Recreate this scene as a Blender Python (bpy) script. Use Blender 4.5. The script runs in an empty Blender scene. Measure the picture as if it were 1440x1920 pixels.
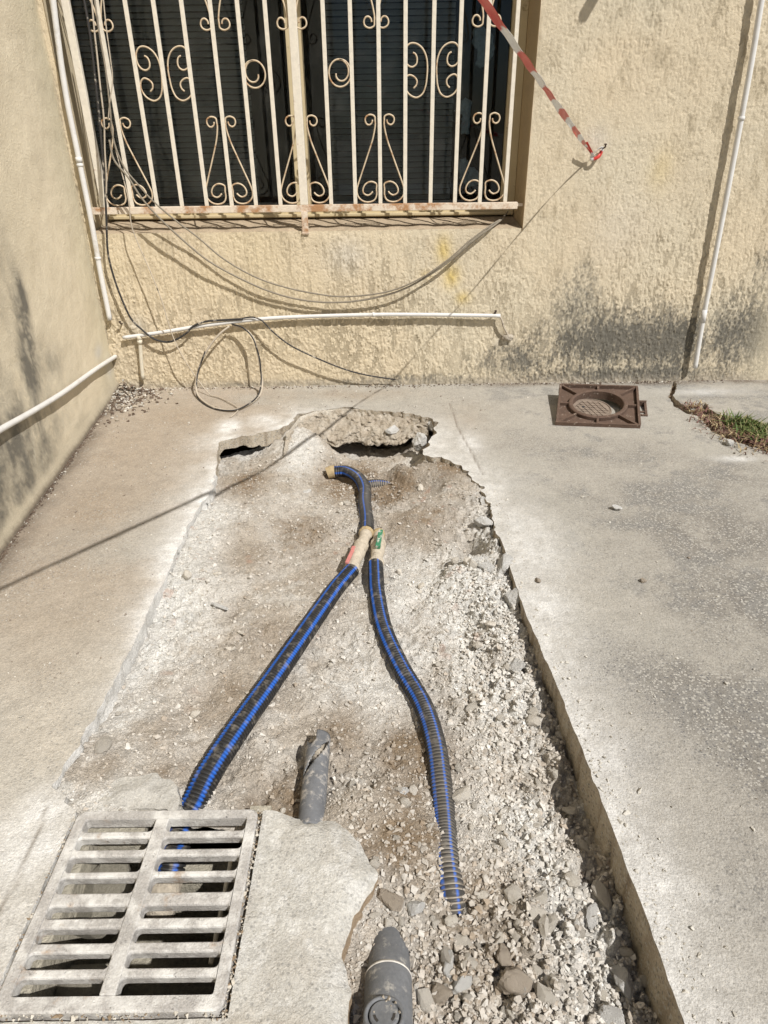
import bpy, bmesh, math, random
import numpy as np
from mathutils import Vector, Matrix

random.seed(7)
RNG = np.random.default_rng(11)
SC = bpy.context.scene
COL = SC.collection

# ------------------------------------------------------------------ camera, sky, sun, exposure
F_PX, CX, CY, CAM_H = 1277.0, 720.0, 960.0, 1.1       # focal length in photo pixels, centre, eye height
dn = np.array([751.0 - CX, 3260.0 - CY, F_PX]); dn /= np.linalg.norm(dn)
CZ = -dn
CYv = np.array([0, 0, 1.0]) - CZ * CZ[2]; CYv /= np.linalg.norm(CYv)
CXv = np.cross(CYv, CZ)
cam_data = bpy.data.cameras.new("camera")
cam = bpy.data.objects.new("camera", cam_data)
COL.objects.link(cam)
cam_data.sensor_fit = 'VERTICAL'; cam_data.sensor_height = 36.0
cam_data.lens = F_PX / 1920.0 * 36.0
cam_data.clip_start = 0.02; cam_data.clip_end = 2000.0
axx = Vector((CXv[0], CYv[0], CZ[0])); axy = -Vector((CXv[1], CYv[1], CZ[1])); axz = -Vector((CXv[2], CYv[2], CZ[2]))
cam.matrix_world = Matrix(((axx.x, axy.x, axz.x, 0), (axx.y, axy.y, axz.y, 0), (axx.z, axy.z, axz.z, CAM_H), (0, 0, 0, 1)))
SC.camera = cam

SUN = np.array([-0.92, 1.0, -1.6]); SUN /= np.linalg.norm(SUN)      # direction the light travels
world = bpy.data.worlds.new("World"); SC.world = world; world.use_nodes = True
wn = world.node_tree.nodes; wl = world.node_tree.links
sky = wn.new('ShaderNodeTexSky'); sky.sky_type = 'NISHITA'; sky.sun_disc = False
sky.sun_elevation = math.asin(-SUN[2]); sky.sun_rotation = math.atan2(-SUN[0], -SUN[1])
wl.new(sky.outputs[0], wn['Background'].inputs[0]); wn['Background'].inputs[1].default_value = 0.05
sd = bpy.data.lights.new("sun", 'SUN'); sd.energy = 4.85; sd.angle = math.radians(0.5); sd.color = (1.0, 0.965, 0.915)
so = bpy.data.objects.new("sun", sd); COL.objects.link(so)
so.rotation_euler = Vector(SUN).to_track_quat('-Z', 'Y').to_euler(); so.location = (3, -3, 6)
SC.view_settings.view_transform = 'Standard'; SC.view_settings.look = 'None'
SC.view_settings.exposure = 0.04; SC.view_settings.gamma = 1.0
SC.view_settings.use_curve_mapping = False

# ------------------------------------------------------------------ surveying helpers (points on the real planes)
def ray(px, py):
    r = np.array([px - CX, py - CY, F_PX]); return np.array([r @ CXv, r @ CYv, r @ CZ])
def G(px, py, z=0.0):
    r = ray(px, py); t = (z - CAM_H) / r[2]; return r * t + np.array([0, 0, CAM_H])
D = 3.291                                              # distance of the house wall
def W(px, py, off=0.0):
    r = ray(px, py); t = (D - off) / r[1]; return r * t + np.array([0, 0, CAM_H])
LA = np.array([-1.325, 3.291]); LB = np.array([-1.172, 1.763])
LU = (LB - LA) / np.linalg.norm(LB - LA); LN = np.array([-LU[1], LU[0]])     # along the side wall, into the yard
def S(px, py, off=0.0):
    r = ray(px, py); n = np.array([LN[0], LN[1], 0.0]); p0 = np.array([LA[0], LA[1], 0.0]) + n * off
    c = np.array([0, 0, CAM_H]); t = (n @ (p0 - c)) / (n @ r); return c + r * t

# ------------------------------------------------------------------ numpy noise and polygon helpers
def vn(x, y, seed=0):
    xi = np.floor(x).astype(np.int64); yi = np.floor(y).astype(np.int64)
    fx = x - xi; fy = y - yi
    fx = fx * fx * fx * (fx * (fx * 6 - 15) + 10); fy = fy * fy * fy * (fy * (fy * 6 - 15) + 10)
    def hsh(a, b):
        h = (a * 374761393 + b * 668265263 + seed * 974711) & 0xFFFFFFFF
        h = ((h ^ (h >> 13)) * 1274126177) & 0xFFFFFFFF
        h = (h ^ (h >> 16)) & 0xFFFF
        return h / 32767.5 - 1.0
    a = hsh(xi, yi); b = hsh(xi + 1, yi); c = hsh(xi, yi + 1); d = hsh(xi + 1, yi + 1)
    return (a * (1 - fx) + b * fx) * (1 - fy) + (c * (1 - fx) + d * fx) * fy
def fbm(x, y, s, octv=4, seed=0, gain=0.5):
    r = 0; a = 1.0; t = 0
    for i in range(octv):
        r = r + a * vn(x * s + 17.3 * i, y * s - 9.1 * i, seed + i); t += a; a *= gain; s *= 2.03
    return r / t
def sstep(a, b, x):
    t = np.clip((x - a) / (b - a), 0, 1); return t * t * (3 - 2 * t)
def inpoly(x, y, P):
    ins = np.zeros(x.shape, bool); n = len(P)
    for i in range(n):
        x0, y0 = P[i]; x1, y1 = P[(i + 1) % n]
        if y0 == y1: continue
        c = ((y0 > y) != (y1 > y)) & (x < (x1 - x0) * (y - y0) / (y1 - y0) + x0); ins ^= c
    return ins
def near(x, y, P, closed=True):
    best = np.full(x.shape, 1e9); bx = np.zeros(x.shape); by = np.zeros(x.shape); n = len(P)
    for i in range(n if closed else n - 1):
        x0, y0 = P[i]; x1, y1 = P[(i + 1) % n]; dx = x1 - x0; dy = y1 - y0; L = dx * dx + dy * dy + 1e-12
        t = np.clip(((x - x0) * dx + (y - y0) * dy) / L, 0, 1); qx = x0 + t * dx; qy = y0 + t * dy
        d = (x - qx) ** 2 + (y - qy) ** 2; m = d < best
        best = np.where(m, d, best); bx = np.where(m, qx, bx); by = np.where(m, qy, by)
    return np.sqrt(best), bx, by
def roughen(P, step, amp, seed, closed=True, sc=40):
    P = [np.array(p[:2], float) for p in P]; out = []
    n = len(P); s = 0
    for i in range(n if closed else n - 1):
        a = P[i]; b = P[(i + 1) % n]; L = np.linalg.norm(b - a); k = max(1, int(L / step)); d = (b - a) / max(L, 1e-9); nn = np.array([-d[1], d[0]])
        for j in range(k):
            q = a + (b - a) * j / k
            am = amp[i] if isinstance(amp, (list, tuple)) else amp
            o = am * float(fbm(np.array([q[0]]), np.array([q[1]]), sc, 3, seed)[0]) * 1.6
            out.append((q[0] + nn[0] * o, q[1] + nn[1] * o))
    if not closed: out.append(tuple(P[-1]))
    return out
def spline(P, step=0.01, k=None):
    P = np.array(P, float); Q = np.vstack([2 * P[0] - P[1], P, 2 * P[-1] - P[-2]]); out = []
    for i in range(1, len(Q) - 2):
        p0, p1, p2, p3 = Q[i - 1], Q[i], Q[i + 1], Q[i + 2]
        m = k or max(2, int(np.linalg.norm(p2 - p1) / step))
        for j in range(m):
            t = j / m
            out.append(0.5 * (2 * p1 + (p2 - p0) * t + (2 * p0 - 5 * p1 + 4 * p2 - p3) * t * t + (3 * p1 - p0 - 3 * p2 + p3) * t ** 3))
    out.append(P[-1]); return np.array(out)
def even(P, step):
    d = np.concatenate([[0], np.cumsum(np.linalg.norm(np.diff(P, axis=0), axis=1))]); n = max(2, int(d[-1] / step) + 1)
    t = np.linspace(0, d[-1], n); return np.stack([np.interp(t, d, P[:, k]) for k in range(3)], 1)

# ------------------------------------------------------------------ object helpers
def link(o, parent=None):
    COL.objects.link(o)
    if parent is not None: o.parent = parent
    return o
def tag(o, label=None, cat=None, group=None, kind=None):
    for k, v in (('label', label), ('category', cat), ('group', group), ('kind', kind)):
        if v: o[k] = v
    return o
def empty(name, loc, label, cat, group=None):
    o = bpy.data.objects.new(name, None); o.empty_display_size = 0.05; o.location = loc
    link(o); return tag(o, label, cat, group)
def npmesh(name, V, Fc, mat, parent=None, smooth=True, col=None, loose=None):
    V = np.asarray(V, np.float32); me = bpy.data.meshes.new(name)
    fl = []; ls = []
    arrs = Fc if isinstance(Fc, list) and len(Fc) and isinstance(Fc[0], np.ndarray) else [np.asarray(Fc)]
    for a in arrs:
        if len(a) == 0: continue
        fl.append(a.reshape(-1)); ls.append(np.full(len(a), a.shape[1]))
    lv = np.concatenate(fl).astype(np.int32); tot = np.concatenate(ls); st = np.concatenate([[0], np.cumsum(tot)[:-1]]).astype(np.int32)
    me.vertices.add(len(V)); me.vertices.foreach_set('co', V.reshape(-1))
    me.loops.add(len(lv)); me.loops.foreach_set('vertex_index', lv)
    me.polygons.add(len(tot)); me.polygons.foreach_set('loop_start', st)
    me.update(calc_edges=True); me.validate()
    me.polygons.foreach_set('use_smooth', np.full(len(me.polygons), smooth))
    if col is not None:
        at = me.color_attributes.new('Col', 'FLOAT_COLOR', 'POINT')
        c = np.ones((len(V), 4), np.float32); c[:, :3] = col[:, :3]
        if col.shape[1] == 4: c[:, 3] = col[:, 3]
        at.data.foreach_set('color', c.reshape(-1))
    me.materials.append(mat); o = bpy.data.objects.new(name, me)
    return link(o, parent)
class MB:
    """collects shapes into one mesh"""
    def __init__(s): s.V = []; s.F = []; s.n = 0
    def add(s, V, F):
        V = np.asarray(V, float); s.V.append(V); s.F += [tuple(int(i) + s.n for i in f) for f in F]; s.n += len(V); return s
    def box(s, c, size, R=None, taper=1.0):
        x, y, z = [q / 2 for q in size]; t = taper
        V = np.array([(-x * t, -y * t, -z), (x * t, -y * t, -z), (x * t, y * t, -z), (-x * t, y * t, -z), (-x, -y, z), (x, -y, z), (x, y, z), (-x, y, z)])
        if R is not None: V = V @ np.array(R).T
        return s.add(V + np.array(c), [(3, 2, 1, 0), (4, 5, 6, 7), (0, 1, 5, 4), (1, 2, 6, 5), (2, 3, 7, 6), (3, 0, 4, 7)])
    def prism(s, P, z0, z1, M=None, inset=0.0, ins_z=0.0):
        """outline P (ccw, in xy) extruded; a small bevel on the top edge"""
        P = np.array(P, float); n = len(P); c = P.mean(0)
        rings = [(P, z0), (P, z1 - ins_z)] + ([(P + 0, z1)] if not inset else [])
        if inset:
            e1 = P - np.roll(P, 1, 0); e2 = np.roll(P, -1, 0) - P
            nn = np.stack([-e1[:, 1], e1[:, 0]], 1) / (np.linalg.norm(e1, axis=1)[:, None] + 1e-9) + np.stack([-e2[:, 1], e2[:, 0]], 1) / (np.linalg.norm(e2, axis=1)[:, None] + 1e-9)
            nn /= np.linalg.norm(nn, axis=1)[:, None] + 1e-9
            rings.append((P + nn * inset, z1))
        V = []; F = []
        for R, z in rings: V += [(p[0], p[1], z) for p in R]
        for k in range(len(rings) - 1):
            for i in range(n):
                j = (i + 1) % n; F.append((k * n + i, k * n + j, (k + 1) * n + j, (k + 1) * n + i))
        F.append(tuple(range(n))[::-1]); F.append(tuple((len(rings) - 1) * n + i for i in range(n)))
        V = np.array(V)
        if M is not None: V = V @ np.array(M)[:3, :3].T + np.array(M)[:3, 3]
        return s.add(V, F)
    def tube(s, P, r, seg=8, caps=True, prof=None):
        V, F = sweep(P, r, seg, caps); return s.add(V, F)
    def build(s, name, mat, parent=None, smooth=False, bevel=0.0):
        me = bpy.data.meshes.new(name); me.from_pydata(np.concatenate(s.V).tolist(), [], s.F); me.update()
        me.polygons.foreach_set('use_smooth', np.full(len(me.polygons), smooth)); me.materials.append(mat)
        o = link(bpy.data.objects.new(name, me), parent)
        if bevel:
            b = o.modifiers.new('bevel', 'BEVEL'); b.width = bevel; b.segments = 2; b.limit_method = 'ANGLE'
        return o
def frames(P):
    P = np.asarray(P, float); T = np.gradient(P, axis=0); T /= np.linalg.norm(T, axis=1)[:, None] + 1e-12
    up = np.array([0, 0, 1.0]); 
    if abs(T[0] @ up) > 0.9: up = np.array([0, 1.0, 0])
    n = up - T[0] * (up @ T[0]); n /= np.linalg.norm(n); N = [n]
    for i in range(1, len(P)):
        n = N[-1] - T[i] * (N[-1] @ T[i]); n /= np.linalg.norm(n) + 1e-12; N.append(n)
    N = np.array(N); B = np.cross(T, N); return T, N, B
def sweep(P, r, seg=8, caps=True):
    P = np.asarray(P, float); T, N, B = frames(P); n = len(P); R = np.full(n, r) if np.isscalar(r) else np.asarray(r)
    a = np.arange(seg) * 2 * np.pi / seg
    V = P[:, None, :] + R[:, None, None] * (N[:, None, :] * np.cos(a)[None, :, None] + B[:, None, :] * np.sin(a)[None, :, None])
    V = V.reshape(-1, 3); i = np.arange(n - 1)[:, None] * seg; j = np.arange(seg)[None, :]; k = (j + 1) % seg
    F = np.stack([i + j, i + k, i + seg + k, i + seg + j], -1).reshape(-1, 4).tolist()
    if caps: F.append(list(range(seg))[::-1]); F.append([(n - 1) * seg + q for q in range(seg)])
    return V, F
def copy_tree(o, parent=None):
    c = o.copy(); COL.objects.link(c); c.parent = parent
    for ch in list(o.children): copy_tree(ch, c)
    return c

# ------------------------------------------------------------------ materials
def material(name, color=(0.5, 0.5, 0.5), attr=False, rough=0.85, metal=0.0, spec=0.3, noise=(), cells=(), bump=(), tint=None, stretch=None, vary=0.0):
    """procedural surface: base colour (own or painted on the mesh) x noise layers x aggregate cells, with fine relief"""
    m = bpy.data.materials.new(name); m.use_nodes = True; nt = m.node_tree; N = nt.nodes; L = nt.links
    b = N['Principled BSDF']; b.inputs['Roughness'].default_value = rough; b.inputs['Metallic'].default_value = metal
    b.inputs['Specular IOR Level'].default_value = spec
    tc = N.new('ShaderNodeTexCoord'); vec = tc.outputs['Object']
    if stretch:
        mp = N.new('ShaderNodeMapping'); mp.inputs['Scale'].default_value = stretch; L.new(vec, mp.inputs[0]); vec = mp.outputs[0]
    if attr:
        at = N.new('ShaderNodeAttribute'); at.attribute_name = 'Col'; c = at.outputs['Color']
    else:
        rgb = N.new('ShaderNodeRGB'); rgb.outputs[0].default_value = (*color, 1); c = rgb.outputs[0]
    def mul(c, fac):
        v = N.new('ShaderNodeVectorMath'); v.operation = 'SCALE'; L.new(c, v.inputs[0]); L.new(fac, v.inputs['Scale']); return v.outputs[0]
    def rng(x, a, b2, lo, hi):
        r = N.new('ShaderNodeMapRange'); r.inputs[1].default_value = a; r.inputs[2].default_value = b2; r.inputs[3].default_value = lo; r.inputs[4].default_value = hi; L.new(x, r.inputs[0]); return r.outputs[0]
    if vary:
        oi = N.new('ShaderNodeObjectInfo'); c = mul(c, rng(oi.outputs['Random'], 0, 1, 1 - vary, 1 + vary))
    for (sc, amt, det) in noise:
        n = N.new('ShaderNodeTexNoise'); n.inputs['Scale'].default_value = sc; n.inputs['Detail'].default_value = det; n.inputs['Roughness'].default_value = 0.65
        L.new(vec, n.inputs['Vector']); c = mul(c, rng(n.outputs['Fac'], 0.3, 0.7, 1 - amt, 1 + amt))
    for (sc, amt) in cells:
        v = N.new('ShaderNodeTexVoronoi'); v.inputs['Scale'].default_value = sc; L.new(vec, v.inputs['Vector'])
        bw = N.new('ShaderNodeSeparateColor'); L.new(v.outputs['Color'], bw.inputs[0]); c = mul(c, rng(bw.outputs[0], 0, 1, 1 - amt, 1 + amt))
    if tint:                                  # patches of a second colour: (colour, scale, threshold, width, detail)
        for (tcol, sc, th, w, det) in tint:
            n = N.new('ShaderNodeTexNoise'); n.inputs['Scale'].default_value = sc; n.inputs['Detail'].default_value = det; n.inputs['Roughness'].default_value = 0.7
            L.new(vec, n.inputs['Vector']); f = rng(n.outputs['Fac'], th, th + w, 0, 1)
            mx = N.new('ShaderNodeMix'); mx.data_type = 'RGBA'; L.new(f, mx.inputs['Factor']); L.new(c, mx.inputs['A']); mx.inputs['B'].default_value = (*tcol, 1); c = mx.outputs['Result']
    L.new(c, b.inputs['Base Color'])
    prev = None
    for (kind, sc, dist, det) in bump:
        if kind == 'n':
            t = N.new('ShaderNodeTexNoise'); t.inputs['Scale'].default_value = sc; t.inputs['Detail'].default_value = det; t.inputs['Roughness'].default_value = 0.65; out = t.outputs['Fac']
        else:
            t = N.new('ShaderNodeTexVoronoi'); t.inputs['Scale'].default_value = sc; out = t.outputs['Distance']
        L.new(vec, t.inputs['Vector']); bp = N.new('ShaderNodeBump'); bp.inputs['Distance'].default_value = dist; bp.inputs['Strength'].default_value = 1.0
        L.new(out, bp.inputs['Height'])
        if prev is not None: L.new(prev, bp.inputs['Normal'])
        prev = bp.outputs[0]
    if prev is not None: L.new(prev, b.inputs['Normal'])
    return m

M = {}
M['render'] = material('textured_render', attr=True, rough=0.92, noise=((60, .06, 3), (420, .10, 2)), bump=(('n', 240, .002, 5), ('n', 800, .001, 2)))
M['stucco'] = material('smooth_stucco', attr=True, rough=0.9, noise=((9, .05, 4), (230, .09, 3)), bump=(('n', 130, .004, 5), ('n', 480, .0016, 3)))
M['slab'] = material('worn_concrete', attr=True, rough=0.93, noise=((14, .08, 7), (150, .09, 5)), cells=((230, .09), (520, .13)), bump=(('n', 60, .003, 5), ('n', 260, .003, 4)))
M['soil'] = material('rubble_soil', attr=True, rough=0.96, noise=((30, .16, 6), (240, .20, 5)), cells=((330, .12),), bump=(('n', 120, .006, 6), ('v', 240, .002, 0), ('n', 560, .0016, 3)))
M['gravel'] = material('limestone_crumbs', attr=True, rough=0.95, noise=((160, .15, 3),), bump=(('n', 420, .0014, 3),))
M['stone'] = material('limestone', color=(.64, .595, .52), rough=0.95, vary=.22, noise=((30, .14, 4), (160, .14, 3)), tint=(((.46, .38, .29), 24, .58, .12, 3),), bump=(('n', 190, .003, 4),))
M['stone_white'] = material('chalky_stone', color=(.76, .745, .71), rough=0.95, noise=((40, .12, 4), (220, .14, 3)), bump=(('n', 170, .004, 5), ('n', 500, .002, 3)))
M['stone_brown'] = material('brown_stone', color=(.52, .44, .35), rough=0.95, noise=((60, .22, 5), (260, .2, 3)), tint=(((.66, .62, .55), 50, .56, .12, 4),), bump=(('n', 170, .005, 5), ('n', 500, .002, 3)))
M['bar'] = material('cream_bar_paint', color=(.71, .655, .555), rough=0.55, noise=((50, .08, 3),), tint=(((.30, .14, .06), 16, .62, .10, 6),), bump=(('n', 240, .0008, 3),))
M['scroll'] = material('cream_scroll_paint', color=(.60, .49, .35), rough=0.55, noise=((60, .12, 3),), tint=(((.33, .17, .07), 22, .52, .14, 6),))
M['rail'] = material('rusty_cream_rail', color=(.68, .59, .48), rough=0.6, noise=((40, .1, 4),), tint=(((.40, .22, .11), 12, .46, .12, 8), ((.12, .06, .035), 30, .66, .06, 5)), bump=(('n', 140, .0015, 4),))
M['alu'] = material('beige_aluminium', color=(.56, .47, .30), rough=0.5, noise=((20, .06, 4),), tint=(((.20, .15, .09), 14, .64, .10, 6),))
M['slat'] = material('grey_blind', color=(.36, .365, .37), rough=0.6, noise=((14, .2, 3),))
M['dark'] = material('near_black_shade', color=(.03, .03, .03), rough=0.9)
M['cutout_blue'] = material('pale_blue_matte', color=(.42, .52, .60), rough=0.6, noise=((60, .25, 4),), bump=(('n', 90, .004, 3),))
M['pvc_white'] = material('white_conduit', color=(.66, .65, .63), rough=0.5, noise=((25, .07, 5),), tint=(((.45, .40, .32), 8, .6, .15, 6),))
M['pvc_cream'] = material('painted_conduit', color=(.62, .57, .46), rough=0.6, noise=((25, .08, 5),), bump=(('n', 200, .0006, 3),))
M['pvc_grey'] = material('grey_sewer_pvc', color=(.155, .16, .168), rough=0.6, noise=((18, .14, 5), (160, .12, 3)), tint=(((.44, .42, .38), 34, .56, .14, 7),), bump=(('n', 260, .0006, 3),))
M['pvc_old'] = material('weathered_grey_pvc', color=(.16, .165, .175), rough=0.75, noise=((26, .25, 5),), tint=(((.46, .43, .39), 40, .52, .12, 6),), bump=(('n', 200, .0015, 4),))
M['cable_grey'] = material('grey_cable', color=(.23, .20, .155), rough=0.65, noise=((60, .15, 3),))
M['cable_black'] = material('black_cable_dusted', color=(.035, .033, .032), rough=0.6, tint=(((.40, .36, .30), 26, .57, .10, 4),))
M['cable_pale'] = material('dusty_cable', color=(.46, .40, .32), rough=0.7, tint=(((.06, .055, .05), 24, .58, .08, 4),))
M['iron'] = material('dusty_cast_iron', color=(.42, .40, .375), rough=0.85, metal=0.0, noise=((35, .14, 5), (300, .2, 3)), tint=(((.68, .665, .63), 20, .45, .16, 6), ((.36, .25, .16), 12, .61, .12, 6), ((.16, .15, .14), 70, .62, .10, 5)), bump=(('n', 330, .0022, 4), ('n', 90, .0015, 3)))
M['rust'] = material('rusty_iron', color=(.115, .075, .055), rough=0.8, noise=((30, .2, 5), (200, .2, 3)), tint=(((.36, .30, .24), 50, .60, .09, 6),), bump=(('n', 240, .002, 4),))
M['rust_pale'] = material('worn_iron_cover', color=(.24, .19, .15), rough=0.75, noise=((40, .22, 5),), bump=(('n', 260, .0015, 4),))
M['fitting'] = material('dusty_fitting', color=(.50, .44, .35), rough=0.85, noise=((60, .16, 4),), tint=(((.20, .16, .12), 45, .62, .08, 5),), bump=(('n', 200, .0025, 4),))
M['ring_tan'] = material('tan_clamp_ring', color=(.40, .31, .18), rough=0.75, noise=((80, .15, 3),))
M['lever_pink'] = material('faded_red_lever', color=(.52, .20, .18), rough=0.7, noise=((70, .18, 4),))
M['lever_green'] = material('green_lever', color=(.05, .20, .11), rough=0.6, noise=((60, .1, 3),), tint=(((.50, .50, .44), 95, .54, .08, 3),))
M['grass'] = material('grass_blade', color=(.11, .16, .045), rough=0.7, attr=True)
M['straw'] = material('dry_leaf', attr=True, rough=0.9)
M['iron_nail'] = material('rusty_nail', color=(.06, .04, .03), rough=0.7)
M['pit'] = material('pit_mortar', color=(.40, .37, .30), rough=0.95, noise=((16, .2, 5), (110, .2, 4)), bump=(('n', 60, .008, 5), ('n', 260, .003, 3)))
M['ground'] = material('bare_earth', color=(.30, .25, .18), rough=0.97, noise=((3, .15, 6),), bump=(('n', 20, .01, 4),))

def hose_material():
    m = bpy.data.materials.new('black_corrugated_blue_stripes'); m.use_nodes = True; nt = m.node_tree; N = nt.nodes; L = nt.links; b = N['Principled BSDF']
    at = N.new('ShaderNodeAttribute'); at.attribute_name = 'Col'
    tc = N.new('ShaderNodeTexCoord'); n = N.new('ShaderNodeTexNoise'); n.inputs['Scale'].default_value = 55; n.inputs['Detail'].default_value = 5; L.new(tc.outputs['Object'], n.inputs['Vector'])
    r = N.new('ShaderNodeMapRange'); r.inputs[1].default_value = .52; r.inputs[2].default_value = .72; L.new(n.outputs['Fac'], r.inputs[0])
    d = N.new('ShaderNodeMath'); d.operation = 'MULTIPLY'; L.new(r.outputs[0], d.inputs[0]); d.inputs[1].default_value = 0.30
    d2 = N.new('ShaderNodeMath'); d2.operation = 'MAXIMUM'; L.new(d.outputs[0], d2.inputs[0])
    iv = N.new('ShaderNodeMath'); iv.operation = 'SUBTRACT'; iv.inputs[0].default_value = 1.0; L.new(at.outputs['Alpha'], iv.inputs[1]); L.new(iv.outputs[0], d2.inputs[1])
    mx = N.new('ShaderNodeMix'); mx.data_type = 'RGBA'; L.new(d2.outputs[0], mx.inputs['Factor']); L.new(at.outputs['Color'], mx.inputs['A']); mx.inputs['B'].default_value = (.46, .41, .34, 1)
    L.new(mx.outputs['Result'], b.inputs['Base Color']); b.inputs['Roughness'].default_value = .5; b.inputs['Specular IOR Level'].default_value = .28
    return m
M['hose'] = hose_material()
def tape_material():
    m = bpy.data.materials.new('red_white_tape'); m.use_nodes = True; nt = m.node_tree; N = nt.nodes; L = nt.links; b = N['Principled BSDF']
    at = N.new('ShaderNodeAttribute'); at.attribute_name = 'Col'; L.new(at.outputs['Color'], b.inputs['Base Color']); b.inputs['Roughness'].default_value = .35
    return m
M['tape'] = tape_material()
def glass_material():
    m = bpy.data.materials.new('dusty_window_glass'); m.use_nodes = True; nt = m.node_tree; N = nt.nodes; L = nt.links; N.clear()
    o = N.new('ShaderNodeOutputMaterial'); t = N.new('ShaderNodeBsdfTransparent'); t.inputs[0].default_value = (.72, .75, .75, 1)
    g = N.new('ShaderNodeBsdfGlossy'); g.inputs['Roughness'].default_value = .015; g.inputs[0].default_value = (.8, .85, .9, 1)
    fr = N.new('ShaderNodeFresnel'); fr.inputs[0].default_value = 1.4; mx = N.new('ShaderNodeMixShader')
    L.new(fr.outputs[0], mx.inputs[0]); L.new(t.outputs[0], mx.inputs[1]); L.new(g.outputs[0], mx.inputs[2])
    df = N.new('ShaderNodeBsdfDiffuse'); df.inputs[0].default_value = (.35, .35, .33, 1); m2 = N.new('ShaderNodeMixShader')
    tc = N.new('ShaderNodeTexCoord'); n = N.new('ShaderNodeTexNoise'); n.inputs['Scale'].default_value = 7; n.inputs['Detail'].default_value = 8; n.inputs['Roughness'].default_value = .75; L.new(tc.outputs['Object'], n.inputs['Vector'])
    r = N.new('ShaderNodeMapRange'); r.inputs[1].default_value = .5; r.inputs[2].default_value = .8; r.inputs[3].default_value = .004; r.inputs[4].default_value = .10; L.new(n.outputs['Fac'], r.inputs[0])
    L.new(r.outputs[0], m2.inputs[0]); L.new(mx.outputs[0], m2.inputs[1]); L.new(df.outputs[0], m2.inputs[2]); L.new(m2.outputs[0], o.inputs[0])
    return m
M['glass'] = glass_material()

def add_chips(m):
    """pale aggregate chips where the worn surface shows them (mesh alpha says how many)"""
    nt = m.node_tree; N = nt.nodes; L = nt.links; b = N['Principled BSDF']; src = b.inputs['Base Color'].links[0].from_socket
    at = [n for n in N if n.type == 'ATTRIBUTE'][0]; tc = [n for n in N if n.type == 'TEX_COORD'][0]; c = src
    for sc, thr, col in ((105, .84, (.44, .42, .375, 1)), (190, .84, (.50, .475, .425, 1)), (150, .90, (.16, .155, .15, 1))):
        v = N.new('ShaderNodeTexVoronoi'); v.inputs['Scale'].default_value = sc; L.new(tc.outputs['Object'], v.inputs['Vector'])
        se = N.new('ShaderNodeSeparateColor'); L.new(v.outputs['Color'], se.inputs[0])
        d = N.new('ShaderNodeMapRange'); d.inputs[1].default_value = .30; d.inputs[2].default_value = .46; d.inputs[3].default_value = 1; d.inputs[4].default_value = 0; L.new(v.outputs['Distance'], d.inputs[0])
        g = N.new('ShaderNodeMath'); g.operation = 'GREATER_THAN'; L.new(se.outputs[1], g.inputs[0]); g.inputs[1].default_value = thr - .18
        m1 = N.new('ShaderNodeMath'); m1.operation = 'MULTIPLY'; L.new(g.outputs[0], m1.inputs[0]); L.new(d.outputs[0], m1.inputs[1])
        m2 = N.new('ShaderNodeMath'); m2.operation = 'MULTIPLY'; m2.use_clamp = True; L.new(m1.outputs[0], m2.inputs[0]); L.new(at.outputs['Alpha'], m2.inputs[1])
        mx = N.new('ShaderNodeMix'); mx.data_type = 'RGBA'; L.new(m2.outputs[0], mx.inputs['Factor']); L.new(c, mx.inputs['A']); mx.inputs['B'].default_value = col; c = mx.outputs['Result']
    L.new(c, b.inputs['Base Color'])
add_chips(M['slab'])

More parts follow.
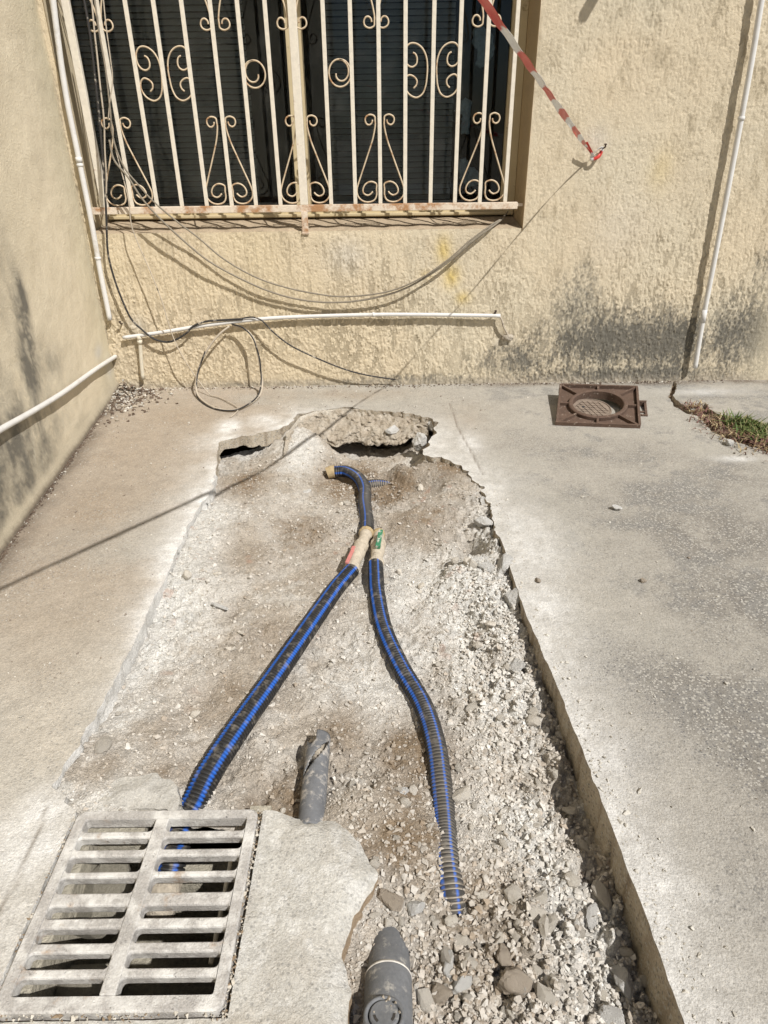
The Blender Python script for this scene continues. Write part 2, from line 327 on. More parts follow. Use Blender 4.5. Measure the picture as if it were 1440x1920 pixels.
# ------------------------------------------------------------------ gridded sheets with snapped outlines and skirts
def sheet(name, xr, yr, step, mat, keep=None, holes=(), zf=None, colf=None, skirt=0.13, skirt_col=None, extra=None, kind='structure', under=0.0):
    nx = int(round((xr[1] - xr[0]) / step)) + 1; ny = int(round((yr[1] - yr[0]) / step)) + 1
    X, Y = np.meshgrid(np.linspace(*xr, nx), np.linspace(*yr, ny)); X = X.ravel(); Y = Y.ravel()
    out = np.zeros(X.shape, bool)
    for P in holes: out |= inpoly(X, Y, P)
    if keep is not None: out |= ~inpoly(X, Y, keep)
    idx = np.arange(nx * ny).reshape(ny, nx)
    q = np.stack([idx[:-1, :-1], idx[:-1, 1:], idx[1:, 1:], idx[1:, :-1]], -1).reshape(-1, 4)
    q = q[~out[q].any(1)]
    # boundary edges
    e = np.concatenate([q[:, [0, 1]], q[:, [1, 2]], q[:, [2, 3]], q[:, [3, 0]]]); key = np.sort(e, 1); k1 = key[:, 0].astype(np.int64) * (nx * ny) + key[:, 1]
    u, inv, cnt = np.unique(k1, return_inverse=True, return_counts=True); be = e[cnt[inv] == 1]
    bv = np.unique(be); polys = list(holes) + ([keep] if keep is not None else [])
    onrim = (X[bv] <= xr[0] + 1e-6) | (X[bv] >= xr[1] - 1e-6) | (Y[bv] <= yr[0] + 1e-6) | (Y[bv] >= yr[1] - 1e-6)
    bs = bv[~onrim]; bd = np.full(bs.shape, 1e9); nxx = X[bs].copy(); nyy = Y[bs].copy()
    for P in polys:
        d, px, py = near(X[bs], Y[bs], P); m = d < bd; bd = np.where(m, d, bd); nxx = np.where(m, px, nxx); nyy = np.where(m, py, nyy)
    ok = bd < step * 1.9; X[bs[ok]] = nxx[ok]; Y[bs[ok]] = nyy[ok]
    used = np.unique(q); remap = -np.ones(nx * ny, int); remap[used] = np.arange(len(used)); q = remap[q]; be = remap[be]; X = X[used]; Y = Y[used]
    Z = zf(X, Y) if zf else np.zeros(X.shape); V = np.stack([X, Y, Z], 1); C = colf(X, Y) if colf else np.tile([.5, .5, .5], (len(X), 1))
    if skirt:
        b2 = np.unique(be); m2 = -np.ones(len(X), int); sk = skirt(X[b2], Y[b2]) if callable(skirt) else np.full(len(b2), skirt)
        Vs = [V]; Cs = [C]; Fs = [q]; base = len(V)
        ring0 = b2; topv = base + np.arange(len(b2)); Vt = V[b2].copy(); Vs.append(Vt)
        sc = skirt_col(Vt[:, 0], Vt[:, 1]) if skirt_col else C[b2]; Cs.append(sc)
        rows = 4; prev = topv; m2[b2] = np.arange(len(b2))
        for r in range(1, rows + 1):
            Vr = V[b2].copy(); Vr[:, 2] -= sk * r / rows
            jit = fbm(Vr[:, 0] * 1.0 + r * 3.1, Vr[:, 1] + Vr[:, 2] * 2, 38, 4, 5) * .009
            Vr[:, 0] += jit; Vr[:, 1] += jit * .7
            Vs.append(Vr); Cs.append(sc); cur = base + len(b2) * r + np.arange(len(b2))
            a = m2[be[:, 0]]; b_ = m2[be[:, 1]]; Fs.append(np.stack([prev[b_], prev[a], cur[a], cur[b_]], 1)); prev = cur
        V = np.concatenate(Vs); C = np.concatenate(Cs); q = np.concatenate(Fs)
    if extra is not None:
        Ve, Fe, Ce = extra; q = np.concatenate([q, np.asarray(Fe) + len(V)]); V = np.concatenate([V, Ve]); C = np.concatenate([C, Ce])
    o = npmesh(name, V, q, mat, smooth=True, col=C); o['kind'] = kind
    return o
def gpoly(P, z=0.0): return [tuple(G(x, y, z)[:2]) for x, y in P]
def blobs(x, y, L, frame=G):
    """soft patches: (px, py, radius_x m, radius_y m, strength)"""
    r = np.zeros(x.shape)
    for (px, py, rx, ry, s) in L:
        c = frame(px, py); d = ((x - c[0]) / rx) ** 2 + ((y - c[1]) / ry) ** 2
        r = np.maximum(r, s * np.exp(-d))
    return r
def rgba(C, a=0.0): return np.concatenate([C[:, :3], np.full((len(C), 1), a)], 1)
def mixc(C, col, f): return C * (1 - f[:, None]) + np.array(col)[None, :] * f[:, None]

# ---- ground sheet far below and around
npmesh('ground', [(-300, -300, -.62), (300, -300, -.62), (300, 300, -.62), (-300, 300, -.62)], np.array([[0, 1, 2, 3]]), M['ground'])['kind'] = 'structure'

# ---- outlines on the ground
right_edge = gpoly([(905, 916), (938, 1008), (958, 1070), (985, 1150), (1012, 1212), (1040, 1275), (1095, 1415), (1147, 1550), (1215, 1730), (1287, 1925)]) + [(.43, .10)]
left_edge = gpoly([(176, 1350), (205, 1292), (235, 1235), (262, 1177), (283, 1128), (310, 1078), (335, 1022), (362, 966), (398, 913), (404, 870), (412, 828)])
back_edge = gpoly([(455, 818), (490, 812), (526, 803), (548, 792), (557, 776), (600, 768), (650, 764), (720, 770), (775, 776), (806, 784), (822, 792), (815, 812), (800, 836), (792, 856), (826, 858), (868, 878), (905, 916)])
grate_left = [(-.582, .10), (-.582, .846)]
rough_left = gpoly([(112, 1500), (105, 1475), (122, 1440), (148, 1392)])
notch_raw = grate_left + rough_left + left_edge + back_edge + right_edge[1:]
amps = [.0] * 2 + [.012] * 4 + [.0035] * 6 + [.006] * 5 + [.012] * len(back_edge) + [.0022] * (len(right_edge) + 2)
NOTCH = roughen(notch_raw, .012, amps, 3)
CRACK = roughen(gpoly([(1262, 716), (1270, 720), (1262, 742), (1275, 756), (1296, 768), (1320, 778), (1318, 784), (1290, 776), (1264, 762), (1254, 744)]), .012, .006, 8)
SOILSTRIP = roughen(gpoly([(1296, 762), (1322, 756), (1345, 778), (1372, 788), (1400, 782), (1440, 800), (1520, 830), (1620, 900), (1580, 960), (1470, 858), (1408, 838), (1370, 826), (1330, 806)]), .02, .012, 9)
PAD = roughen([(-.5835, .06), (-.05, .06)] + gpoly([(654, 1930), (650, 1885), (656, 1850), (648, 1815), (640, 1776), (652, 1732), (674, 1692), (700, 1650), (702, 1612), (674, 1562), (628, 1527), (560, 1519)]) + [(-.2335, .846), (-.2335, .5015), (-.5835, .5015)], .008, [0, .0] + [.006] * 11 + [.0] * 4, 21)

# ---- trench floor height
CP = [(420, 850, -.09), (470, 862, -.10), (520, 842, -.06), (556, 815, -.012), (585, 850, -.045), (640, 850, -.17), (700, 852, -.18), (755, 872, -.13), (800, 866, -.04), (845, 876, -.008), (880, 903, -.004), (826, 862, -.012),
      (620, 890, -.13), (700, 925, -.105), (780, 930, -.085), (850, 940, -.03), (900, 935, -.012), (430, 930, -.05), (500, 930, -.065), (600, 950, -.085), (402, 985, -.02), (352, 1062, -.02), (450, 1050, -.06), (560, 1050, -.075),
      (700, 1050, -.085), (800, 1050, -.075), (870, 1000, -.05), (915, 985, -.018), (938, 1040, -.02), (925, 1075, -.03), (960, 1120, -.028), (975, 1180, -.045), (850, 1180, -.075), (318, 1180, -.05), (400, 1200, -.06), (262, 1300, -.05), (240, 1350, -.045), (400, 1350, -.065),
      (550, 1250, -.075), (650, 1400, -.08), (750, 1300, -.085), (900, 1300, -.075), (1000, 1290, -.07), (1000, 1380, -.08), (150, 1430, -.012), (200, 1420, -.025), (150, 1480, -.008), (240, 1490, -.006), (310, 1490, -.012), (300, 1440, -.04), (370, 1500, -.085), (440, 1490, -.05), (550, 1500, -.06), (668, 1540, -.018), (700, 1575, -.025), (722, 1620, -.032), (716, 1665, -.035), (690, 1715, -.045), (665, 1770, -.05), (765, 1650, -.06),
      (850, 1500, -.08), (1000, 1500, -.085), (1080, 1520, -.095), (1090, 1650, -.095), (900, 1700, -.075), (732, 1740, -.058), (680, 1790, -.062), (785, 1790, -.062), (690, 1850, -.08), (800, 1850, -.075), (1000, 1850, -.075), (1170, 1850, -.10), (1200, 1920, -.105), (720, 2050, -.08), (1000, 2050, -.085), (1290, 2050, -.11)]
CPW = np.array([list(G(x, y, z)) for x, y, z in CP])
def floor_base(x, y):
    num = np.zeros(x.shape); den = np.zeros(x.shape) + 1e-12
    for cx, cy, cz in CPW:
        d2 = (x - cx) ** 2 + (y - cy) ** 2; w = np.exp(-d2 / (2 * .055 ** 2)) + 4e-5 / (d2 + .004); num += w * cz; den += w
    return num / den
def floor_z(x, y):
    z = floor_base(x, y)
    for (hx, hy, hr, hd) in ((884, 1026, .040, .14), (845, 1010, .02, .02), (735, 948, .012, .03), (480, 1490, .018, .035), (690, 1475, .015, .02), (430, 1140, .02, .015), (560, 1395, .012, .025), (775, 868, .03, .05)):
        c = G(hx, hy, -.05); z = z - hd * np.exp(-(((x - c[0]) / hr) ** 2 + ((y - c[1]) / (hr * 1.5)) ** 2) ** 1.3)
    calm = .25 + .75 * sstep(-.035, -.06, z)
    rough = .38 + .5 * sstep(-.05, .3, fbm(x, y, 5, 2, 40)) + .85 * sstep(.17, .30, x) * sstep(2.3, 1.9, y) + .7 * sstep(.8, .6, y) * sstep(-.05, .05, x)
    z = z + calm * rough * (fbm(x, y, 9, 3, 41) * .019 + fbm(x, y, 30, 3, 42) * .010) + rough * (sstep(.05, .30, fbm(x, y, 48, 2, 43)) * .006 + sstep(.0, .3, fbm(x, y, 95, 2, 45)) * .0042 - .003 + fbm(x, y, 130, 2, 44) * .003)
    d, _, _ = near(x, y, NOTCH); ins = inpoly(x, y, NOTCH)
    z = np.where(~ins, np.minimum(z, -.03 - 1.0 * d), np.minimum(z, .003))
    back = (~ins) & (y > 2.35) & (x > -.75) & (x < .3)
    z = np.where(back, np.minimum(z, np.where(x < -.33, -.085 + .02 * fbm(x, y, 16, 3, 46), -.235 + .02 * fbm(x, y, 16, 3, 46))), z)
    return z
DUST = (.69, .675, .635); SAND = (.475, .425, .36); BROWN = (.25, .185, .12); GREY = (.40, .375, .335); PALE = (.59, .555, .50)
def floor_col(x, y):
    n1 = fbm(x, y, 6, 4, 50); n2 = fbm(x, y, 22, 4, 51); n3 = fbm(x, y, 90, 3, 52)
    C = np.tile(SAND, (len(x), 1)); C = mixc(C, PALE, sstep(-.3, .25, n1 + .5 * n2))
    dust = blobs(x, y, [(900, 1090, .16, .34, 1), (800, 1080, .12, .25, .65), (330, 1080, .09, .5, 1), (385, 970, .10, .25, 1.1), (300, 1180, .06, .2, .9), (960, 1270, .1, .2, .8), (1010, 1560, .07, .2, .8), (1080, 1700, .08, .16, .9), (640, 1240, .1, .14, .4), (230, 1480, .12, .05, .8), (700, 1250, .06, .1, .5), (470, 800, .1, .1, 1), (560, 830, .09, .14, 1), (950, 1000, .12, .2, .8), (230, 1300, .05, .12, .45)])
    C = mixc(C, DUST, np.clip(dust * 1.2 + .45 * n2 + .25 * n3, 0, 1) * sstep(.02, .2, dust)); C = mixc(C, DUST, (.18 + .35 * sstep(.1, .3, x)) * sstep(.15, .5, n2 + .6 * n3 + .3 * n1))
    br = blobs(x, y, [(600, 1000, .10, .16, .4), (500, 1160, .10, .12, .4), (640, 1330, .07, .09, .55), (800, 950, .14, .14, .55), (420, 1270, .10, .10, .4), (560, 1420, .08, .06, .55), (760, 1450, .06, .06, .7), (860, 1610, .07, .07, .5), (780, 1370, .09, .10, .85), (770, 1540, .07, .10, .9), (860, 862, .12, .13, 1), (660, 860, .14, .22, 1), (720, 880, .16, .16, 1), (460, 880, .1, .16, .7), (470, 1000, .14, .18, .35), (560, 960, .14, .2, .55), (520, 1470, .09, .08, .75), (900, 1660, .1, .1, .5), (880, 1800, .16, .1, .5), (430, 1120, .04, .06, .4), (300, 1340, .05, .12, .35), (700, 1560, .06, .08, .5), (300, 1420, .06, .05, .4), (200, 1420, .04, .05, .4), (600, 1120, .06, .1, .35), (960, 1640, .06, .07, .5)])
    C = mixc(C, BROWN, np.clip(br * (1.25 + 1.0 * n2) + .4 * n3 * br, 0, .95))
    C = mixc(C, (.40, .24, .17), .5 * sstep(.42, .6, fbm(x, y, 26, 3, 53)) * sstep(.2, .5, fbm(x, y, 5, 2, 54)))
    C = C * (1 + .12 * n3)[:, None]
    return np.clip(C * .93, .03, .8)
def floor_skip():
    return [(-.5815, .0), (-.05, .0), (-.05, .42), (-.22, .49), (-.22, .838), (-.5815, .838)]
sheet('trench_floor', (-.86, .72), (.08, 3.16), .0036, M['soil'], holes=[floor_skip()], zf=floor_z, colf=floor_col, skirt=0)
XX, YY = np.meshgrid(np.linspace(-.9, .8, 426), np.linspace(.05, 3.2, 788)); FZ = floor_z(XX.ravel(), YY.ravel()).reshape(XX.shape)
def fz(x, y):
    i = int(np.clip(round((y - .05) / .004), 0, 787)); j = int(np.clip(round((x + .9) / .004), 0, 425)); return float(FZ[i, j])

# ---- concrete slab of the yard
def slab_z(x, y):
    z = fbm(x, y, 3, 3, 60) * .003 + fbm(x, y, 40, 2, 61) * .0009
    d, _, _ = near(x, y, [tuple(G(*p)[:2]) for p in [(843, 756), (858, 800), (885, 850), (905, 890)]], closed=False)
    z = z - .003 * np.exp(-(d / .004) ** 2)
    edge = np.minimum(np.abs(x - 1.99), np.abs(y - .0)); z = z * sstep(0, .05, edge)
    dn_, _, _ = near(x, y, NOTCH); left = (x < -.3) & (y > 1.3) & (y < 2.4)
    return z - .006 * np.exp(-dn_ / .012) * left
def slab_col(x, y):
    n1 = fbm(x, y, 2.2, 4, 70); n2 = fbm(x, y, 9, 4, 71); n3 = fbm(x, y, 48, 3, 72)
    C = np.tile((.385, .36, .315), (len(x), 1))
    left = sstep(-.3, -.5, x); C = mixc(C, (.385, .33, .265), left * sstep(.9, 1.6, y))
    C = mixc(C, (.475, .435, .37), left * sstep(1.7, 1.0, y))
    C = mixc(C, (.40, .38, .335), .7 * sstep(0, .5, n1))
    soil = blobs(x, y, [(150, 960, .22, .4, .5), (60, 1190, .2, .2, .45), (330, 780, .3, .2, .5), (640, 740, .4, .1, .45), (240, 840, .2, .3, .5), (880, 780, .1, .2, .35)])
    C = mixc(C, (.335, .27, .20), np.clip(soil * (1 + .9 * n2), 0, .8))
    stain = blobs(x, y, [(1300, 1290, .16, .13, .75), (1190, 1250, .12, .1, .4), (1350, 1000, .3, .2, .62), (1400, 1130, .2, .2, .6), (1250, 930, .25, .14, .4), (1430, 1450, .12, .14, .55), (1150, 850, .3, .12, .35), (1390, 900, .2, .2, .4), (1200, 1420, .12, .1, .25), (1080, 940, .2, .12, .3), (1400, 1350, .2, .14, .5), (1420, 1600, .15, .2, .3), (1000, 830, .2, .08, .3), (1330, 745, .2, .04, .4), (1390, 735, .2, .04, .4)])
    C = mixc(C, (.205, .19, .168), np.clip(stain * (1.5 + 1.6 * n2 + .8 * n3), 0, .9))
    C = mixc(C, (.25, .24, .22), .8 * sstep(.1, .5, n2 + .4 * n3) * sstep(.55, 1.0, x + .1 * y))
    d, _, _ = near(x, y, NOTCH)
    lft = (x < -.3)
    lf2 = sstep(-.05, -.40, x)
    dust = lf2 * np.exp(-(d / (.045 + .03 * sstep(1.5, 2.0, y))) ** 1.2) * sstep(1.0, 1.35, y) * (.75 + .8 * n2) + (1 - lf2) * .7 * np.exp(-(d / .10) ** 1.1) * sstep(3.0, 2.5, y) * (1 + .5 * n2)
    dust = np.maximum(dust, blobs(x, y, [(430, 800, .06, .10, 1), (500, 790, .09, .09, .9), (980, 1010, .12, .25, .75), (1010, 1130, .1, .12, .7), (1120, 1420, .1, .1, .6), (1210, 1640, .1, .1, .6), (880, 830, .07, .14, .55), (40, 1600, .12, .12, .75), (10, 1740, .1, .1, .6), (90, 1520, .07, .06, .9), (1380, 860, .08, .03, .7), (1330, 735, .2, .05, .5), (230, 750, .05, .12, .5)]) * (1 + .5 * n2))
    C = mixc(C, (.66, .65, .625), np.clip(dust * (1 + .35 * n3), 0, 1))
    moss = sstep(.09, .0, 3.291 - y) * sstep(.3, .7, x) + 1.2 * sstep(.11, .0, (x - LA[0]) * LN[0] + (y - LA[1]) * LN[1])
    C = mixc(C, (.17, .135, .10), np.clip(moss * (.75 + .9 * n2), 0, .85))
    dl, _, _ = near(x, y, [tuple(G(*p)[:2]) for p in [(843, 756), (858, 800), (885, 850), (905, 890)]], closed=False)
    C = mixc(C, (.15, .12, .09), np.exp(-(dl / .0035) ** 2) * .6)
    chips = np.clip(.35 + 1.2 * stain + .5 * n2 - 1.3 * dust - .5 * soil, .04, 1)
    dj, _, _ = near(x, y, [tuple(G(*p)[:2]) for p in [(88, 1515), (72, 1562), (50, 1610), (28, 1662), (-4, 1716)]], closed=False)
    C = mixc(C, (.20, .17, .135), np.exp(-(dj / .0032) ** 2) * .7)
    return np.concatenate([np.clip(C * (1 + .07 * n3)[:, None], .03, .8), chips[:, None]], 1)
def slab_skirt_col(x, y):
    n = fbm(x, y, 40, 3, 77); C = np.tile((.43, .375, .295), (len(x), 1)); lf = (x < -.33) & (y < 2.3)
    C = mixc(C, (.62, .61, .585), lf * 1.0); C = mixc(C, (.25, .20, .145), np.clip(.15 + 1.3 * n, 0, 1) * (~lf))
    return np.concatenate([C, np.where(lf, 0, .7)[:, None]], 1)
def slab_skirt(x, y):
    bk = (y > 2.28) & (x < .33) & (x > -.8); lf = (x < -.33) & (y < 2.3)
    return np.where(bk, .05 + .02 * fbm(x, y, 20, 2, 78), np.where(lf, .05, .15))
e_v = []; e_f = []; e_c = []
def eq(x0, y0, x1, y1):
    b = len(e_v); e_v.extend([(x0, y0, 0), (x1, y0, 0), (x1, y1, 0), (x0, y1, 0)]); e_f.append((b, b + 1, b + 2, b + 3)); e_c.extend([(.385, .365, .32, .3)] * 4)
eq(1.998, 0, 12, 3.33); eq(-1.45, -12, 12, 0.0); eq(-12, -12, -1.45, 0); 
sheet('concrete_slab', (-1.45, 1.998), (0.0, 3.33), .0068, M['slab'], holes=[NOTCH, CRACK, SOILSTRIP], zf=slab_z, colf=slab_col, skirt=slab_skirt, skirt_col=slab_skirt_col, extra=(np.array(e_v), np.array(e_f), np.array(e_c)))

# ---- soil showing in the crack and the overgrown strip on the right
def strip_z(x, y): return -.022 + fbm(x, y, 18, 4, 80) * .014
def strip_col(x, y):
    n = fbm(x, y, 30, 4, 81); C = np.tile((.20, .145, .095), (len(x), 1)); C = mixc(C, (.40, .34, .26), sstep(.1, .6, n)); return C
cr = np.array(CRACK + SOILSTRIP)
sheet('soil_strip', (cr[:, 0].min() - .03, cr[:, 0].max() + .03), (cr[:, 1].min() - .03, cr[:, 1].max() + .03), .007, M['soil'], zf=strip_z, colf=strip_col, skirt=0)

# ---- mortar pad round the drain
def pad_z(x, y):
    d, _, _ = near(x, y, PAD); return -.004 + fbm(x, y, 14, 3, 85) * .0035 - .022 * np.exp(-(d / .022) ** 1.3) * sstep(-.215, -.17, x) + fbm(x, y, 70, 2, 86) * .0014
def pad_col(x, y):
    n = fbm(x, y, 12, 4, 87); C = np.tile((.52, .505, .465), (len(x), 1)); C = mixc(C, (.42, .39, .34), np.clip(.9 * n + .1, 0, .8)); C = mixc(C, (.62, .61, .58), .6 * sstep(.15, .45, fbm(x, y, 40, 3, 88))); C = mixc(C, (.45, .38, .28), .7 * sstep(.52, .44, y)); return rgba(C, .4)
def pad_skirt_col(x, y): return rgba(np.tile((.33, .25, .17), (len(x), 1)))
sheet('mortar_pad', (-.60, .02), (.06, .87), .0045, M['slab'], keep=PAD, zf=pad_z, colf=pad_col, skirt=.11, skirt_col=pad_skirt_col)

# ---- grey cement smear between the slab and the drain
CEM = roughen(gpoly([(158, 1514), (172, 1484), (205, 1462), (250, 1446), (292, 1442), (322, 1458), (334, 1480), (326, 1513)]), .008, .006, 27)
def cem_z(x, y):
    d, _, _ = near(x, y, CEM); return -.012 + .008 * sstep(0, .05, d) + fbm(x, y, 20, 3, 28) * .004
def cem_col(x, y): n = fbm(x, y, 18, 4, 29); C = np.tile((.46, .445, .41), (len(x), 1)); return rgba(mixc(C, (.58, .555, .50), np.clip(.5 * n + .2, 0, 1)))
sheet('cement_smear', (-.62, -.35), (.83, .96), .004, M['slab'], keep=CEM, zf=cem_z, colf=cem_col, skirt=.03)

# ---- drain pit under the grate (walls and bottom)
pit = MB(); zt = -.028
px0, px1, py0, py1 = -.545, -.265, .535, .815
pit.box(((px0 - .02), (py0 + py1) / 2, -.23), (.04, .40, .40)); pit.box((px1 + .02, (py0 + py1) / 2, -.23), (.04, .40, .40))
pit.box(((px0 + px1) / 2, py0 - .02, -.23), (.279, .04, .398)); pit.box(((px0 + px1) / 2, py1 + .02, -.285), (.279, .04, .29))
pit.box((-.50, py1 + .02, -.085), (.09, .038, .108)); pit.box(((px0 + px1) / 2, (py0 + py1) / 2, -.44), (.36, .36, .03))
pit.build('drain_pit', M['pit'])['kind'] = 'structure'

# ------------------------------------------------------------------ house wall with its window
OX0, OX1, OZ0, OZ1 = -1.298, .640, .722, 1.98
def wall_disp(x, z):
    region = .55 + .45 * fbm(x, z, 2.2, 3, 90); region = np.clip(region + .35 * sstep(.75, .2, z), .15, 1.0)
    region *= 1 - .55 * np.exp(-(((x - .95) / .18) ** 2 + ((z - 1.15) / .22) ** 2)) 
    wob = fbm(x, z, 14, 2, 91) * .012
    str_ = .34 + .3 * sstep(.7, .3, z) * sstep(.2, -.4, x)
    a = fbm(x + wob * .5, z * str_, 88, 3, 92); b = fbm(x + wob * .5, z * .5, 165, 2, 93); c = fbm(x, z, 210, 2, 94)
    lo_ = -.34 + .30 * sstep(.75, .35, z) + .10 * fbm(x, z, 3, 2, 99)
    grain = sstep(0, .24, a + .6 * b - lo_)
    return region, grain, a, b, c
def wall_sheet():
    st = .0032; xr = (-1.33, 2.02); zr = (-.06, 1.72); nx = int((xr[1] - xr[0]) / st) + 1; nz = int((zr[1] - zr[0]) / st) + 1
    X, Z = np.meshgrid(np.linspace(*xr, nx), np.linspace(*zr, nz)); X = X.ravel(); Z = Z.ravel()
    hole = (X > OX0) & (X < OX1) & (Z > OZ0); idx = np.arange(nx * nz).reshape(nz, nx)
    q = np.stack([idx[:-1, :-1], idx[:-1, 1:], idx[1:, 1:], idx[1:, :-1]], -1).reshape(-1, 4); q = q[~hole[q].any(1)]
    # snap the opening's rim
    m = np.abs(X - OX0) < st; m &= Z > OZ0 - st; X = np.where(m & ~hole, OX0, X)
    m = (np.abs(X - OX1) < st) & (Z > OZ0 - st) & ~hole; X = np.where(m, OX1, X)
    m = (np.abs(Z - OZ0) < st) & (X > OX0 - st) & (X < OX1 + st) & ~hole; Z = np.where(m, OZ0, Z)
    reg, gr, a, b, c = wall_disp(X, Z)
    edge = np.minimum(np.maximum(np.maximum(OX0 - X, X - OX1), OZ0 - Z), 9)      # distance outside the opening
    rim = sstep(.0, .03, edge)
    h = reg * (gr * .0027 + b * .0012) + c * .0012 + fbm(X, Z, 5, 3, 95) * .004
    fade = sstep(2.0, 1.72, X) * sstep(1.715, 1.62, Z)
    Y = D + (.004 - h * (.35 + .65 * rim)) * fade
    mold = blobs(X, Z, [(1150, 640, .34, .15, 1.0), (1085, 570, .12, .17, .6), (1230, 640, .32, .15, 1.0), (1420, 630, .30, .18, .95), (980, 680, .24, .09, .7), (1180, 700, .6, .05, .9), (800, 712, .4, .03, .5), (560, 720, .4, .02, .45), (1440, 520, .12, .2, .3), (1100, 520, .1, .12, .25), (1200, 120, .3, .3, .12), (1340, 300, .2, .6, .10)], frame=lambda x, y: W(x, y)[[0, 2]])
    n1 = fbm(X, Z, 3, 4, 96); n2 = fbm(X, Z * .4, 22, 4, 97); n3 = fbm(X, Z * .7, 130, 3, 98)
    C = np.tile((.645, .55, .40), (len(X), 1))
    C = mixc(C, (.62, .555, .425), np.clip(.45 + .8 * n1, 0, .8) * sstep(-.2, .5, X + .4 * n2 + .2))
    C = mixc(C, (.66, .56, .375), np.clip(.5 * n1 + .3, 0, .6) * sstep(.3, -.5, X))
    C = mixc(C, (.66, .50, .16), .75 * blobs(X, Z, [(832, 470, .035, .06, 1), (846, 520, .04, .05, 1), (868, 558, .035, .03, .9), (800, 515, .03, .02, .5), (1240, 320, .05, .08, .35)], frame=lambda x, y: W(x, y)[[0, 2]]) * (1 + .4 * n2))
    C = mixc(C, (.60, .58, .53), .5 * blobs(X, Z, [(650, 480, .1, .08, 1), (1120, 260, .05, .05, .8), (945, 640, .04, .03, .9), (1160, 430, .15, .15, .5), (255, 610, .05, .04, .9)], frame=lambda x, y: W(x, y)[[0, 2]]))
    C = mixc(C, (.40, .33, .22), .35 * sstep(.2, .55, n2) * sstep(.3, .9, Z))
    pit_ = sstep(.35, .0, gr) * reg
    C = mixc(C, (.20, .16, .10), np.clip((.34 + .5 * n2) * pit_, 0, .9))  # colours the pits dark: dirt plus their painted-in small shadows
    sp = np.clip(mold * 1.2 + .55 * n3 + .35 * n2 - .2 + .3 * pit_, 0, 1) * sstep(.03, .25, mold)
    C = mixc(C, (.115, .11, .095), np.clip(sp, 0, .9))
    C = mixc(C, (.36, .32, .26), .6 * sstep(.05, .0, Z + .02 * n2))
    C = C * (1 + .05 * n3)[:, None]; C = mixc(C, (.62, .55, .41), 1 - fade)
    V = np.stack([X, Y, Z], 1); used = np.unique(q); rm = -np.ones(len(X), int); rm[used] = np.arange(len(used)); V = V[used]; C = C[used]; q = rm[q]
    # far, plain continuation of the wall, and the thickness of the opening (reveals)
    ev = []; ef = []; ec = []
    def quad(p, col):
        b0 = len(V) + len(ev); ev.extend(p); ef.append((b0, b0 + 1, b0 + 2, b0 + 3)); ec.extend([col] * 4)
    cc = (.62, .55, .41)
    quad([(-1.6, D + .012, -.6), (12, D + .012, -.6), (12, D + .012, -.055), (-1.6, D + .012, -.055)], (.22, .18, .13))
    quad([(2.016, D + .0015, -.06), (12, D + .0015, -.06), (12, D + .0015, 1.717), (2.016, D + .0015, 1.717)], cc); quad([(-1.33, D + .0015, 1.98), (12, D + .0015, 1.98), (12, D + .0015, 3.4), (-1.33, D + .0015, 3.4)], cc)
    quad([(OX1, D + .0015, 1.716), (12, D + .0015, 1.716), (12, D + .0015, 1.98), (OX1, D + .0015, 1.98)], cc); quad([(-1.33, D + .0015, 1.716), (OX0, D + .0015, 1.716), (OX0, D + .0015, 1.98), (-1.33, D + .0015, 1.98)], cc)
    quad([(-1.33, D + .0015, 3.4), (12, D + .0015, 3.4), (12, D + .4, 3.4), (-1.33, D + .4, 3.4)], cc)
    RD = D + .30; rc = (.47, .36, .22)  # right reveal browner: its shade is put into the colour
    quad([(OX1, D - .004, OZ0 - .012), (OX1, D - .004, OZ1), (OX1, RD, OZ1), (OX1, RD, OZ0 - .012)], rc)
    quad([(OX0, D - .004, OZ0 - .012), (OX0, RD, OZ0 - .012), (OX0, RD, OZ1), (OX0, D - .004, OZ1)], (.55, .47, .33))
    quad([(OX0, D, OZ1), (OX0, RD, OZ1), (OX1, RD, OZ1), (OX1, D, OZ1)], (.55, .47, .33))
    V = np.concatenate([V, np.array(ev)]); C = np.concatenate([C, np.array(ec)]); q = np.concatenate([q, np.array(ef)])
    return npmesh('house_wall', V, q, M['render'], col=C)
hw = wall_sheet(); tag(hw, 'cream house wall of rough dripped render with the barred window', 'wall', kind='thing')
# sill: slightly sloped slab inside the opening
sl = MB(); n = 60; xs = np.linspace(OX0 + .002, OX1 - .002, n)
Vs = []; Fs = []
for i, x in enumerate(xs):
    w = .003 * math.sin(i * 1.7) + .002 * math.sin(i * .6)
    for (y, z) in ((D + .006, OZ0 - .02), (D + .005, OZ0 - .001 + w * .5), (D + .03, OZ0 + .006 + w), (D + .302, OZ0 + .030), (D + .302, OZ0 - .02)): Vs.append((x, y, z))
for i in range(n - 1):
    for k in range(4): a = i * 5 + k; Fs.append((a, a + 5, a + 6, a + 1))
sl.add(Vs, Fs); M['sill'] = material('dusty_sill', color=(.40, .32, .225), rough=.93, noise=((14, .16, 5), (90, .14, 4)), bump=(('n', 120, .003, 4),)); sl.build('window_sill', M['sill'], hw)
